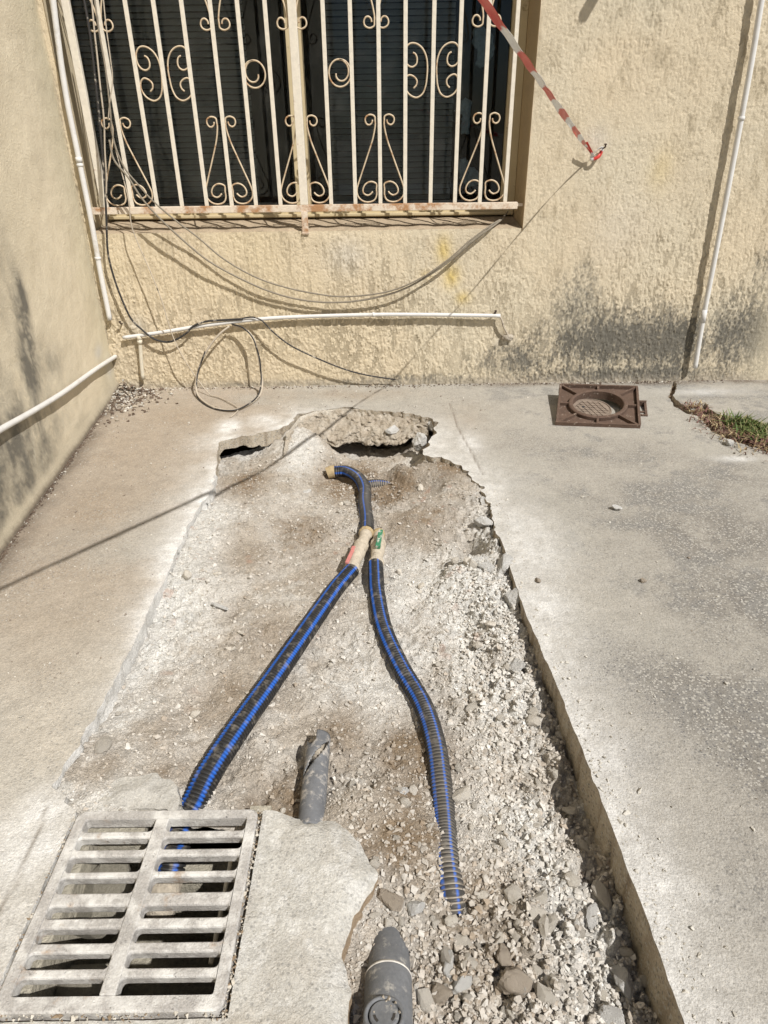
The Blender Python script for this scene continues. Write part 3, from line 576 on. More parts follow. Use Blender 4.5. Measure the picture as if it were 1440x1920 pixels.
# window frame, panes and blinds
WY = D + .275
zb = W(560, 413, -.275)[2]; za = W(560, 400, -.275)[2]
fr = MB(); fx0, fx1, fz1 = OX0 + .001, OX1 - .001, OZ1 - .002; fz0 = OZ0 + .031
fr.box(((fx0 + fx1) / 2, WY, (fz0 + .045 + fz0) / 2), (fx1 - fx0, .05, .045)); fr.box(((fx0 + fx1) / 2, WY - .02, fz0 + .012), (fx1 - fx0 - .01, .05, .012))
gx0 = W(186, 370, -.275)[0]; gx1 = W(938, 370, -.275)[0]
fr.box(((fx0 + gx0) / 2, WY, (fz0 + fz1) / 2 + .02), (gx0 - fx0, .048, fz1 - fz0 - .045)); fr.box(((fx1 + gx1) / 2, WY, (fz0 + fz1) / 2 + .02), (fx1 - gx1, .048, fz1 - fz0 - .045))
fr.box((gx0 - .028, WY - .032, 1.35), (.022, .03, 1.1))
sx = W(566, 300, -.275)[0]; fr.box((sx, WY - .004, (fz0 + fz1) / 2 + .02), (.07, .046, fz1 - fz0 - .048)); fr.box(((fx0 + fx1) / 2, WY, fz1 - .02), (fx1 - fx0, .046, .04))
wf = fr.build('window_frame', M['alu'], hw, bevel=.002)
for (x0, x1) in ((gx0, sx - .035), (sx + .035, gx1)):
    b = MB(); b.box(((x0 + x1) / 2, WY - .002 + (0.010 if x0 > -.5 else 0), (fz0 + .045 + fz1 - .04) / 2), (x1 - x0, .005, fz1 - fz0 - .085)); b.build('pane', M['glass'], wf)
# room behind the glass, its darkness painted as near-black walls
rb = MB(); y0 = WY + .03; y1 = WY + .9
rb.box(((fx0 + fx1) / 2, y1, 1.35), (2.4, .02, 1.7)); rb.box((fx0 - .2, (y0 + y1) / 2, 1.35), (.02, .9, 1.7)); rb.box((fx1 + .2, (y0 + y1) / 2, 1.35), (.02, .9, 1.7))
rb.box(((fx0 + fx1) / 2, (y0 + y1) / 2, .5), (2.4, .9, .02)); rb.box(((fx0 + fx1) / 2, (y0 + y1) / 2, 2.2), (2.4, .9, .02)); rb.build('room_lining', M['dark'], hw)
bl = None
for (x0, x1, zbot, tilt) in ((gx0 + .012, W(470, 200, -.31)[0], fz0 + .03, .62), (W(610, 200, -.31)[0], W(850, 200, -.31)[0], fz0 + .03, .55)):
    head = MB(); head.box(((x0 + x1) / 2, WY + .055, fz1 - .05), (x1 - x0, .03, .03)); hb = head.build('blind', M['slat'], hw)
    z = zbot; c, s_ = math.cos(tilt), math.sin(tilt); base = None
    while z < 1.86:
        if base is None:
            b = MB(); b.box((0, 0, 0), (x1 - x0, .0012, .0235), R=[[1, 0, 0], [0, c, s_], [0, -s_, c]]); o = b.build('slat', M['slat'], hb); base = o
        else:
            o = base.copy(); COL.objects.link(o); o.parent = hb
        o.location = ((x0 + x1) / 2 + random.uniform(-.002, .002), WY + .06, z); o.rotation_euler = (random.uniform(-.08, .08), random.uniform(-.002, .002), 0); z += .0235
# pale irregular cutouts behind the glass on the right
def cutout_plate(name, pts, y, label, cat):
    P = [W(x, yy, D - y) for x, yy in pts]; q = [(p[0], p[2]) for p in P]; q = roughen(q, .008, .006, 31, sc=60)
    mb = MB(); Mx = np.array([[1, 0, 0, 0], [0, 0, -1, y], [0, 1, 0, 0], [0, 0, 0, 1.0]])
    mb.prism(q[::-1] if np.sum([a[0] * b[1] - b[0] * a[1] for a, b in zip(q, q[1:] + q[:1])]) < 0 else q, -.012, .012, Mx, inset=.006, ins_z=.006)
    o = mb.build(name, M['cutout_blue'], None, smooth=True); tag(o, label, cat)
cutout_plate('cutout', [(864, 188), (872, 184), (884, 192), (882, 215), (880, 252), (864, 252), (866, 215), (850, 208), (862, 203)], WY + .045, 'upright pale blue ornament behind the right window pane', 'cutout')
cutout_plate('cutout', [(862, 300), (872, 296), (880, 312), (896, 320), (898, 345), (876, 352), (872, 345), (862, 336), (858, 318)], WY + .045, 'low pale blue ornament at the bottom of the right window pane', 'cutout')
cutout_plate('cutout', [(888, 52), (905, 48), (922, 62), (928, 90), (918, 118), (900, 130), (890, 120), (896, 95), (884, 80)], WY + .07, 'dim grey ornament high behind the right window pane', 'cutout')

# ------------------------------------------------------------------ window grille
GY = D + .022
def WG(x, y): p = W(x, y, -.022); return np.array([p[0], p[2]])
gr = empty('window_grille', (-.33, GY, OZ0 + .1), 'cream painted iron window grille with scrolls and rusty bottom rail', 'window grille')
def gchild(mb, name, mat, smooth=False, bevel=0):
    o = mb.build(name, mat, gr, smooth, bevel); o.matrix_parent_inverse = Matrix.Translation(-gr.location); return o
rz0 = WG(560, 397)[1]; rz1 = WG(560, 384)[1]; rx0 = WG(172, 390)[0]; rx1 = WG(970, 380)[0]
b = MB(); b.box(((rx0 + rx1) / 2, GY, (rz0 + rz1) / 2), (rx1 - rx0, .026, rz1 - rz0)); gchild(b, 'rail', M['rail'], bevel=.002)
b = MB(); b.box(((rx0 + rx1) / 2, GY, 1.93), (rx1 - rx0, .026, rz1 - rz0)); gchild(b, 'rail', M['rail'], bevel=.002)
bx = [WG(p, 381)[0] for p in (196, 247, 295, 342, 389, 434, 481, 527, 576, 621, 666, 712, 758, 804, 851, 897, 946)]
step = (bx[16] - bx[1]) / 15.0
bx = [bx[0]] + [bx[1] + step * i for i in range(16)]
b = MB(); b.box((0, 0, (rz1 + 1.917) / 2), (.0165, .010, 1.917 - rz1)); bar0 = None
for i, x in enumerate(bx):
    if i == 0:
        q = MB(); q.box((x, GY + .0, (rz1 + 1.917) / 2), (.030, .022, 1.917 - rz1)); gchild(q, 'bar', M['bar'], bevel=.002); continue
    if i == 8: continue
    if bar0 is None: bar0 = gchild(b, 'bar', M['bar'], bevel=.0015); o = bar0
    else: o = bar0.copy(); COL.objects.link(o); o.parent = gr; o.matrix_parent_inverse = bar0.matrix_parent_inverse
    o.location = (x + random.uniform(-.002, .002), GY + random.uniform(-.001, .001), 0); o.rotation_euler = (0, random.uniform(-.0015, .0015), 0)
px_ = bx[8]
b = MB(); b.box((px_ - .008, GY + .002, (rz1 + 1.917) / 2 + .0), (.034, .03, 1.917 - rz1)); gchild(b, 'post', M['bar'], bevel=.002)
b = MB(); b.box((px_ - .008, GY - .02, (rz0 + OZ0 - .012) / 2), (.028, .012, rz0 - OZ0 + .016)); b.box((px_ - .008, GY - .012, OZ0 - .008), (.034, .03, .006)); gchild(b, 'foot', M['rail'], bevel=.0015)
b = MB(); b.box((rx1 + .012, GY + .004, (rz0 + rz1) / 2 + .002), (.026, .008, .012)); gchild(b, 'bracket', M['rail']); b = MB(); b.box((rx0 - .012, GY + .004, (rz0 + rz1) / 2), (.026, .008, .012)); gchild(b, 'bracket', M['rail'])
# scroll shapes, measured relative to their bar, as flat iron swept along the curve
def scroll(mesh_name, pts, mirror=False, flip=None):
    P = [(p[0], 0.0, p[1]) for p in pts]; P = spline(P, k=5)
    if mirror: P[:, 0] *= -1
    if flip is not None: P[:, 2] = 2 * flip - P[:, 2]
    V, F = sweep(P, .0034, 6); V[:, 1] *= 1.25; return V, F
def rel(pts, sc, ox, oy, xref_px): 
    out = []
    for x, y in pts:
        q = WG(ox + x / sc, oy + y / sc); out.append(q)
    return np.array(out)
K = WG(760 + 845 / 5.76, 150 + 450 / 5.76)
bell = rel([(880, 1188), (905, 1215), (935, 1226), (975, 1205), (986, 1160), (960, 1105), (905, 1080), (845, 1105), (815, 1165), (822, 1230), (862, 1280), (920, 1300), (985, 1285), (1035, 1235), (1050, 1165), (1035, 1090), (1000, 970), (950, 800), (900, 620), (862, 480), (866, 420), (890, 375), (935, 355), (978, 375), (988, 415), (970, 455), (940, 466), (915, 445), (910, 412)], 5.76, 760, 150, 0)
bell[:, 0] -= bx[15]
sc_ = (step - .012) / max(bell[:, 0].max(), .01); bell[:, 0] *= sc_ if sc_ < 1.3 else 1
bell[:, 0] = np.maximum(bell[:, 0], .0125)
KZ = K[1]
V1, F1 = scroll('scroll', bell); V2, F2 = scroll('scroll', bell, True)
UZ = WG(712, 34)[1]; mid = (KZ + UZ) / 2
V3, F3 = scroll('scroll', bell, False, mid); V4, F4 = scroll('scroll', bell, True, mid)
cs = rel([(685, 342), (672, 330), (668, 312), (680, 297), (698, 292), (714, 306), (720, 332), (708, 362), (680, 377), (652, 365), (634, 335), (624, 300), (617, 262), (617, 225), (630, 192), (655, 174), (682, 176), (702, 200), (707, 232), (698, 254), (680, 262), (662, 252), (656, 232), (660, 215), (670, 208)], 2, 0, 0, 0)
cs[:, 0] -= (cs[:, 0].max() + cs[:, 0].min()) / 2; cs[:, 0] *= (step - .018) / (cs[:, 0].max() - cs[:, 0].min()); cs[:, 0] += step / 2
V5, F5 = scroll('scroll', cs); V6, F6 = scroll('scroll', cs, True)
cc_ = WG(486, 139); rr = step / 2 - .010
sp = []
for k in range(46):
    t = k / 45; a = math.radians(90 + t * 640); r = rr if t < .56 else rr * (1 - (t - .56) / .44 * .68); sp.append((r * math.cos(a), cc_[1] + r * 1.06 * math.sin(a)))
V7, F7 = scroll('scroll', sp[::2]); V8, F8 = scroll('scroll', sp[::2], True)
base = {}
def place(key, V, F, x):
    if key not in base: o = gchild(MB().add(V, F), 'scroll', M['scroll'], smooth=True); base[key] = o
    else: o = base[key].copy(); COL.objects.link(o); o.parent = gr; o.matrix_parent_inverse = base[key].matrix_parent_inverse
    o.location = (x, GY, 0); o.rotation_euler = (0, random.uniform(-.012, .012), 0) 
for i in (1, 5, 8, 11, 15):
    for k, (V, F) in enumerate(((V1, F1), (V2, F2), (V3, F3), (V4, F4))): 
        place('bell%d' % k, V, F, bx[i])
for i in (3, 13): place('c0', V5, F5, bx[i]); place('c1', V6, F6, bx[i])
place('s0', V7, F7, (bx[6] + bx[7]) / 2); place('s1', V8, F8, (bx[9] + bx[10]) / 2)

# ------------------------------------------------------------------ side wall on the left
def side_wall():
    L = 5.2; H = 2.6; st = .011; ns = int(3.4 / st); nz = int(2.0 / st)
    s, z = np.meshgrid(np.linspace(0, 3.4, ns), np.linspace(-.06, 2.0, nz)); s = s.ravel(); z = z.ravel()
    def fr_(x, y): p = S(x, y); return np.array([(p[:2] - LA) @ LU, p[2]])
    n1 = fbm(s, z, 2.5, 4, 110); n2 = fbm(s * 1.0, z * .35, 14, 4, 111); n3 = fbm(s, z, 70, 3, 112)
    C = np.tile((.75, .665, .505), (len(s), 1)); C = mixc(C, (.69, .61, .46), np.clip(.4 + n1, 0, .8))
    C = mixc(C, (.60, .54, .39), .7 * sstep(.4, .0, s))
    mold = blobs(s, z, [(48, 620, .06, .17, 1.1), (42, 560, .04, .1, .8), (60, 690, .12, .12, .85), (100, 690, .12, .08, .45), (40, 760, .35, .10, .55), (10, 850, .5, .10, .75), (60, 860, .4, .09, .6), (20, 950, .5, .08, .7), (-60, 900, .6, .25, .8), (5, 480, .08, .2, .25), (150, 800, .12, .05, .3), (0, 560, .08, .15, .3)], frame=fr_)
    C = mixc(C, (.12, .115, .10), np.clip(mold * (1.0 + 1.1 * n2 + .5 * n3), 0, .9))
    # pale scratches of flaked paint in the dark lower part
    sc = sstep(.60, .74, fbm(s * 1.0 + z * .35, z * .12, 60, 2, 113)) * sstep(.1, .4, mold); C = mixc(C, (.52, .48, .38), sc * .8)
    C = mixc(C, (.60, .58, .53), .7 * blobs(s, z, [(185, 660, .06, .03, 1), (205, 690, .06, .05, .9)], frame=fr_))
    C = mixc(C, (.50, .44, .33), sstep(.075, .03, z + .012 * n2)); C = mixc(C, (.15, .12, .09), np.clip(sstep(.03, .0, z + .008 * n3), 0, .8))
    off = fbm(s, z, 6, 3, 114) * .005 + fbm(s, z, 40, 2, 115) * .0012 + .012 * sstep(.06, .0, z)
    P = LA[None, :] + s[:, None] * LU + off[:, None] * LN; V = np.stack([P[:, 0], P[:, 1], z], 1); idx = np.arange(ns * nz).reshape(nz, ns)
    q = np.stack([idx[:-1, :-1], idx[:-1, 1:], idx[1:, 1:], idx[1:, :-1]], -1).reshape(-1, 4)
    ev = []; ef = []; 
    def quad(s0, s1, z0, z1, o=0.0):
        b = len(V) + len(ev)
        for (a, zz) in ((s0, z0), (s1, z0), (s1, z1), (s0, z1)): p = LA + a * LU + o * LN; ev.append((p[0], p[1], zz))
        ef.append((b, b + 1, b + 2, b + 3))
    quad(0, 7, -.6, -.055, -.012); quad(3.399, 7, -.06, 3.2); quad(0, 3.399, 1.999, 3.2)
    b = len(V) + len(ev)
    for (a, o) in ((0, 0), (7, 0), (7, -.25), (0, -.25)): p = LA + a * LU + o * LN; ev.append((p[0], p[1], 3.2))
    ef.append((b, b + 1, b + 2, b + 3)); quad(7, 0, -.06, 3.2, -.25)
    V2 = np.concatenate([V, np.array(ev)]); C2 = np.concatenate([C, np.tile((.56, .50, .38), (len(ev), 1))]); q = np.concatenate([q, np.array(ef)])
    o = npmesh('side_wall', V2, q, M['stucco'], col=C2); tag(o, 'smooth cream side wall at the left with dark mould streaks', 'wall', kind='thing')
side_wall()

# ------------------------------------------------------------------ conduits
def clip_ring(P, i, r, mat, parent, w=.006):
    T, N, B = frames(P); p = P[i]; d = T[i]; q = np.array([p - d * w, p - d * w * .5, p + d * w * .5, p + d * w]); mb = MB(); mb.tube(q, np.array([r + .0012, r + .0028, r + .0028, r + .0012]), 14); return mb
def conduit(name, P, r, mat, label, clips=(), seg=14, sockets=()):
    P = np.array(P); t = empty(name, tuple(P[0]), label, 'conduit'); loc = Matrix.Translation(-Vector(P[0]))
    mb = MB(); mb.tube(P, r, seg); o = mb.build('pipe', mat, t, smooth=True); o.matrix_parent_inverse = loc
    for i in clips:
        i = int(i * (len(P) - 1)); o = clip_ring(P, i, r, mat, t).build('clip', mat, t, smooth=True); o.matrix_parent_inverse = loc
    for (f, w, dr) in sockets:
        i = int(f * (len(P) - 1)); T, N, B = frames(P); d = T[i]; mb = MB(); mb.tube([P[i] - d * w, P[i] + d * w], r + dr, seg); o = mb.build('socket', mat, t, smooth=True); o.matrix_parent_inverse = loc
    return t
def wp(L, off, st=.02): return spline([W(x, y, off) for x, y in L], st)
conduit('wall_conduit', wp([(1450, -120), (1433, -30), (1411, 105), (1390, 222), (1366, 350), (1343, 470), (1318, 600), (1303, 690)], .030), .0115, M['pvc_white'], 'tall white conduit running down the house wall by the weeds', sockets=((.36, .007, .0025), (.86, .03, .0012)), clips=(.36,))
conduit('wall_conduit', wp([(88, -80), (97, -20), (108, 70), (124, 180), (146, 290), (172, 420), (188, 510), (206, 600)], .018), .0115, M['pvc_white'], 'white conduit down the corner between both walls', clips=(.52, .8), sockets=((.5, .01, .002),))
conduit('wall_conduit', wp([(231, 633), (262, 629), (310, 622), (380, 611), (480, 599), (560, 594), (700, 590), (800, 590), (870, 591), (938, 592)], .022), .0088, M['pvc_white'], 'thin white conduit lying level along the house wall under the window', clips=(.68,))
conduit('wall_conduit', spline([S(x, y, .020) for x, y in [(-160, 905), (-60, 845), (0, 806), (60, 772), (120, 735), (180, 692), (217, 668)]], .02), .0098, M['pvc_white'], 'sagging cream conduit fixed along the side wall', clips=())
t = conduit('wall_conduit', wp([(261, 633), (263, 650), (265, 680), (268, 711)], .020), .0092, M['pvc_cream'], 'short ribbed vertical conduit stub below the level conduit in the corner', sockets=((.22, .010, .003), (.0, .012, .003)))

# ------------------------------------------------------------------ cables
def cable(name, P, r, mat, label, group=None, wob=.0):
    P = np.array(P)
    if wob:
        k = np.arange(len(P)); P = P + wob * np.stack([np.sin(k * .37), np.cos(k * .29) * .5, np.sin(k * .23 + 1)], 1)
    mb = MB(); mb.tube(P, r, 8); o = mb.build(name, mat, None, smooth=True); tag(o, label, 'cable', group)
def wq(L, st=.012): return spline([W(x, y, o) for x, y, o in L], st)
cable('black_cable', wq([(150, -40, .035), (168, 60, .04), (182, 180, .045), (193, 300, .05), (199, 400, .055), (202, 470, .05), (212, 515, .045), (228, 560, .04), (246, 598, .035), (266, 618, .034), (290, 636, .036), (318, 641, .038), (345, 628, .038), (362, 612, .036), (385, 603, .034), (420, 600, .032), (455, 598, .033)]), .0048, M['cable_black'], 'black cable hanging down the corner and looping over the thin level conduit')
cable('frayed_cable', wq([(455, 597, .034), (474, 595, .036), (492, 602, .05), (512, 622, .055), (545, 648, .055), (590, 670, .05), (640, 690, .045), (690, 704, .035), (742, 712, .02)]), .0036, M['cable_black'], 'dusty black cable sagging from the level conduit to the wall foot', wob=.0008)
lp = [W(430, 612, .03), W(408, 630, .045), W(385, 662, .055), W(371, 695, .06), G(368, 722, .05), G(372, 742, .016), G(388, 757, .006), G(412, 767, .006), G(440, 769, .006), G(468, 758, .006), G(486, 742, .012), G(492, 718, .05), W(488, 690, .085), W(482, 660, .075), W(474, 632, .06), W(458, 616, .045), W(436, 610, .034)]
cable('coiled_cable', spline(lp, .012), .0048, M['cable_pale'], 'dusty loop of cable hanging from the conduit down to the ground', wob=.001)
cable('coiled_cable', spline([p + np.array([.006 * math.sin(i * 1.3), -.006, .007 * math.cos(i * .9)]) for i, p in enumerate(lp[2:])], .012), .0034, M['cable_black'], 'darker strand twisted along the dusty cable loop', wob=.0015)
cable('thin_cable', spline([W(205, 230, .05), W(222, 300, .07), W(240, 370, .08), W(246, 420, .075), W(258, 455, .07), W(280, 505, .075), W(302, 560, .08), W(322, 625, .075), W(342, 668, .08), W(366, 705, .07), G(392, 738, .012), G(410, 745, .006), G(425, 752, .006), G(446, 765, .006), G(440, 776, .005), G(432, 782, .004)], .012), .0026, M['cable_pale'], 'thin pale wire hanging from the grille across the wall to the ground')
up = [(112 + 60, -40, .045), (186, 60, .05), (198, 130, .055), (206, 200, .06), (213, 262, .065), (232, 312, .07)]
cable('grey_cable', wq(up + [(258, 345, .075), (288, 378, .07), (330, 414, .06), (372, 446, .05), (420, 486, .045), (480, 520, .045), (540, 540, .045), (600, 552, .045), (640, 556, .045), (690, 553, .045), (740, 543, .045), (790, 521, .045), (840, 487, .04), (880, 452, .03), (918, 424, .01), (940, 410, -.05), (952, 398, -.12)]), .0036, M['cable_grey'], 'upper of two grey cables swagged under the window sill')
cable('grey_cable', wq([(205, 262, .065), (214, 300, .07), (240, 332, .08), (266, 372, .08), (300, 410, .075), (345, 452, .06), (392, 490, .05), (450, 522, .04), (510, 548, .035), (570, 563, .035), (630, 567, .035), (690, 561, .035), (750, 545, .035), (800, 519, .035), (846, 487, .035), (886, 452, .028), (922, 426, .008), (945, 408, -.06)]), .0042, M['cable_grey'], 'lower and thicker of two grey cables swagged under the window sill')
cable('bundle_cable', wq([(166, -40, .04), (176, 40, .05), (183, 120, .055), (192, 190, .06), (196, 260, .06), (199, 330, .058), (200, 420, .05)]), .0034, M['cable_pale'], 'twisted pale cable hanging beside the leftmost grille bars', wob=.0014)
cable('bundle_cable', wq([(190, -40, .05), (199, 50, .055), (207, 110, .06), (211, 150, .06), (206, 190, .06), (203, 226, .06)]), .0024, M['cable_pale'], 'short thin pale wire in the bundle at the top of the grille')
# wire from the end of the level conduit into a plastered hole
cable('loose_wire', wq([(936, 592, .022), (941, 600, .024), (944, 612, .02), (950, 624, .012), (953, 632, .004)]), .0045, M['cable_pale'], 'short grey wire dropping from the right end of the level conduit')
def lump(name, mat, r, seed, squash=(1, 1, 1), sub=2, amp=.3):
    bm = bmesh.new(); bmesh.ops.create_icosphere(bm, subdivisions=sub, radius=1)
    for v in bm.verts:
        p = v.co; k = 1 + amp * float(fbm(np.array([p.x * 1.3 + p.z * .7 + seed]), np.array([p.y * 1.3 - p.z * .9]), 1.4, 3, seed)[0]); v.co = Vector((p.x * k * squash[0] * r, p.y * k * squash[1] * r, p.z * k * squash[2] * r))
    me = bpy.data.meshes.new(name); bm.to_mesh(me); bm.free(); me.materials.append(mat); me.polygons.foreach_set('use_smooth', np.full(len(me.polygons), True)); return me
M['plug'] = material('mortar_plug', color=(.42, .37, .30), rough=.95, noise=((60, .25, 4),), bump=(('n', 120, .005, 4),))
o = link(bpy.data.objects.new('mortar_plug', lump('mortar_plug', M['plug'], .022, 5, (1.2, .6, .8), 3, .5))); o.location = W(953, 632, .004); tag(o, 'grey mortar plug on the wall below the end of the level conduit', 'mortar plug')
def hook(px, py, label, L=.035):
    p = W(px, py, .0); mb = MB(); q = spline([p + np.array([0, .01, 0]), p + np.array([0, -L * .5, -.001]), p + np.array([.002, -L, .004]), p + np.array([.001, -L - .003, .012])], .004); mb.tube(q, .0032, 8); mb.tube([q[-1], q[-1] + np.array([0, -.001, .003])], .006, 8)
    tag(mb.build('nail', M['iron_nail'], None, smooth=True), label, 'nail')
hook(1130, 277, 'rusty nail in the wall holding the red and white tape', .03); hook(927, 586, 'bent nail above the right end of the level conduit', .025); hook(229, 606, 'rusty nail in the corner above the level conduit', .025)
# bracket high on the wall, above the picture, whose shadow falls beside the window
pb = W(1094, 30); r0 = np.array([pb[0] + .92 * .34, D, pb[2] + 1.6 * .34]); tb = empty('wall_bracket', tuple(r0), 'iron bracket jutting from the house wall above the nail', 'bracket')
for nm, c_, sz_, R_ in (('arm', (0, -.17, 0), (.03, .34, .03), None), ('plate', (0, -.004, -.03), (.05, .008, .14), None), ('brace', (0, -.09, -.05), (.016, .2, .016), [[1, 0, 0], [0, .85, .5], [0, -.5, .85]])):
    b = MB(); b.box(np.array(c_), sz_, R=R_); b.build(nm, M['rust'], tb)

# ------------------------------------------------------------------ barrier tape
def tape():
    K3 = W(1111, 291, .016); c0 = np.array([0, 0, CAM_H]); r1 = K3 - c0; r2 = ray(905, 0); n = np.cross(r1, r2)
    sh = [W(1066, 336), W(1000, 408), W(880, 552), W(740, 710), G(690, 745), G(575, 822, -.01), G(410, 914), G(200, 1012), G(0, 1105), G(-160, 1190)]
    P = [K3]
    for q in sh: t = -(n @ (q - c0)) / (n @ (-SUN)); P.append(q - SUN * t)
    P = np.array(P); A = P[0]; Bp = P[7]; out = [A]
    # keep the run taut: straight from the nail, sagging slightly towards the far end
    P = even(spline(P, .02), .012); w = .021; T, N, B = frames(P); m = len(P); d = np.concatenate([[0], np.cumsum(np.linalg.norm(np.diff(P, axis=0), axis=1))])
    V = []; C = []; Fq = []
    RED = (.56, .045, .035); WH = (.74, .74, .73); cols = 7
    ref = np.array([.25, -.55, .8]); ref /= np.linalg.norm(ref)
    for i in range(m):
        ww = .0086 * (.30 + .70 * float(sstep(.0, .75, np.array([d[i]]))[0])) * (1 + .10 * math.sin(d[i] * 13)); e0_ = np.cross(T[i], ref); e0_ /= np.linalg.norm(e0_); f0_ = np.cross(e0_, T[i])
        es = SUN - T[i] * (SUN @ T[i]); es /= np.linalg.norm(es); fs = np.cross(es, T[i])
        tw = .16 * math.sin(d[i] * 6.0) + 1.3 * math.exp(-d[i] / .05) + 1.0 * float(sstep(.75, 1.7, np.array([d[i]]))[0]); e = es * math.cos(tw) + fs * math.sin(tw); f = np.cross(e, T[i])
        for k in range(cols):
            u = k / (cols - 1) * 2 - 1
            V.append(P[i] + e * u * ww + f * (.0035 * (1 - u * u) + .0012 * math.sin(d[i] * 40 + u * 3)))
            C.append(RED if ((d[i] - .03 + .006 * u) % .31) < .16 else WH)
    for i in range(m - 1):
        for k in range(cols - 1): a = i * cols + k; Fq.append((a, a + 1, a + cols + 1, a + cols))
    # loop round the nail and the loose tail
    nl = W(1128, 280, .02)
    def strip(Q, w2, colfun):
        Q = np.array(Q); TT, NN, BB = frames(Q); b0 = len(V)
        for i in range(len(Q)):
            for k in range(3): V.append(Q[i] + BB[i] * (k - 1) * w2); C.append(colfun(i / len(Q)))
        for i in range(len(Q) - 1):
            for k in range(2): a = b0 + i * 3 + k; Fq.append((a, a + 1, a + 4, a + 3))
    strip(spline([K3, (K3 + nl) / 2 + np.array([0, -.006, .012]), nl + np.array([.002, .008, .006]), nl + np.array([.005, .010, -.003]), (K3 + nl) / 2 + np.array([.006, -.004, -.018]), K3 + np.array([-.004, -.003, -.014]), K3], .006), .007, lambda t: WH if t < .45 or t > .8 else RED)
    strip(spline([K3 + np.array([.004, 0, -.006]), K3 + np.array([-.01, -.012, .012]), K3 + np.array([-.028, -.02, .034]), K3 + np.array([-.04, -.025, .05])], .006), .008, lambda t: RED if t > .25 else WH)
    o = npmesh('barrier_tape', np.array(V), np.array(Fq), M['tape'], smooth=True, col=np.array(C)); tag(o, 'red and white striped barrier tape tied to a nail in the wall', 'barrier tape')
    so_ = o.modifiers.new('thickness', 'SOLIDIFY'); so_.thickness = .0006
tape()

# ------------------------------------------------------------------ corrugated hoses
def hose(P, r, stripes, dust=None, pitch=.0082, seg=36):
    P = even(np.array(P), pitch / 8); T, N, B = frames(P); n = len(P)
    if not np.isscalar(r): r = np.linspace(r[0], r[1], n)
    d = np.concatenate([[0], np.cumsum(np.linalg.norm(np.diff(P, axis=0), axis=1))]); ph = (d / pitch) % 1.0
    prof = sstep(0, .18, ph) * (1 - sstep(.66, .86, ph)); R = r - .0046 + .0046 * prof
    a = np.arange(seg) * 2 * np.pi / seg
    V = P[:, None, :] + R[:, None, None] * (N[:, None, :] * np.cos(a)[None, :, None] + B[:, None, :] * np.sin(a)[None, :, None])
    C = np.zeros((n, seg, 4)); C[..., :3] = (.006 + .020 * prof)[:, None, None] * np.array([1, 1, 1.05]); C[..., 3] = 1  # rib tops lightened for dust and sheen, grooves darkened as if shaded
    for s0 in stripes:
        da = np.abs((a - math.radians(s0) + np.pi) % (2 * np.pi) - np.pi); mk = da < math.radians(9.5); C[:, mk, :3] = (.45 + .55 * prof)[:, None, None] * np.array([.015, .11, .48])
    groove = (1 - prof)[:, None] * np.ones((1, seg))
    C[..., 3] = 1 - groove * .03
    if dust is not None:
        dv = np.interp(d / d[-1], [q[0] for q in dust], [q[1] for q in dust]); C[..., 3] = 1 - np.clip(groove * (.03 + dv[:, None]) + .10 * dv[:, None], 0, .95)
    V = V.reshape(-1, 3); C = C.reshape(-1, 4); i = np.arange(n - 1)[:, None] * seg; j = np.arange(seg)[None, :]; k = (j + 1) % seg
    F = np.stack([i + j, i + k, i + seg + k, i + seg + j], -1).reshape(-1, 4)
    return V, F, C
HR = .0225
def gz(L): return spline([G(x, y, z) for x, y, z in L], .01)
def put_hose(name, P, r, stripes, label, dust=None):
    V, F, C = hose(P, r, stripes, dust); o = npmesh(name, V, F, M['hose'], col=C); tag(o, label, 'hose'); return o
lowerL = gz([(660, 1069, -.05), (645, 1086, -.048), (624, 1112, -.046), (565, 1197, -.044), (507, 1281, -.043), (447, 1366, -.043), (392, 1450, -.046), (362, 1510, -.058)])
pe = lowerL[-1]; lowerL = np.concatenate([lowerL, spline([pe, pe + np.array([-.012, -.03, -.010]), pe + np.array([-.022, -.07, -.03]), pe + np.array([-.03, -.115, -.062])], .01)[1:]])
put_hose('corrugated_hose', lowerL, (.0235, .0285), (-48, 22, 112, 202), 'long black corrugated hose with blue stripes running into the drain grate')
def gf(px, py, dz):
    z = -.07
    for _ in range(4):
        p = G(px, py, z); z = np.mean([fz(p[0] + a * .012, p[1] + b * .012) for a in (-1, 0, 1) for b in (-1, 0, 1)]) + dz
    return G(px, py, z)
lowerR = spline([G(704, 1058, -.05), G(705, 1085, -.05), G(707, 1115, -.05), G(720, 1180, -.052)] + [gf(*q) for q in ((752, 1252, .017), (793, 1323, .015), (816, 1394, .010), (826, 1465, .002), (833, 1536, -.009), (838, 1606, -.012), (845, 1660, -.010), (849, 1695, -.013), (851, 1740, -.036))], .01)
put_hose('corrugated_hose', lowerR, .0235, (-20, 46, 112, 200), 'black corrugated hose with blue stripes sinking into the rubble on the right', dust=((0, .0), (.46, .03), (.6, .18), (.72, .40), (1, .7)))
upperL = gz([(626, 884, -.092), (650, 884, -.088), (673, 897, -.082), (684, 918, -.078), (684, 943, -.076), (688, 973, -.066), (688, 997, -.058)])
put_hose('corrugated_hose', upperL, .0235, (10, 82, 165, 260), 'curved black corrugated hose emerging from the hole below the wall', dust=((0, .05), (.4, .2), (.6, .6), (.8, .3), (1, .1)))
bury = gz([(676, 914, -.112), (700, 909, -.110), (720, 910, -.117), (738, 916, -.135)])
put_hose('corrugated_hose', bury, .0225, (20, 130), 'short ribbed stretch of half buried hose behind the curved hose', dust=((0, .5), (1, .8)))

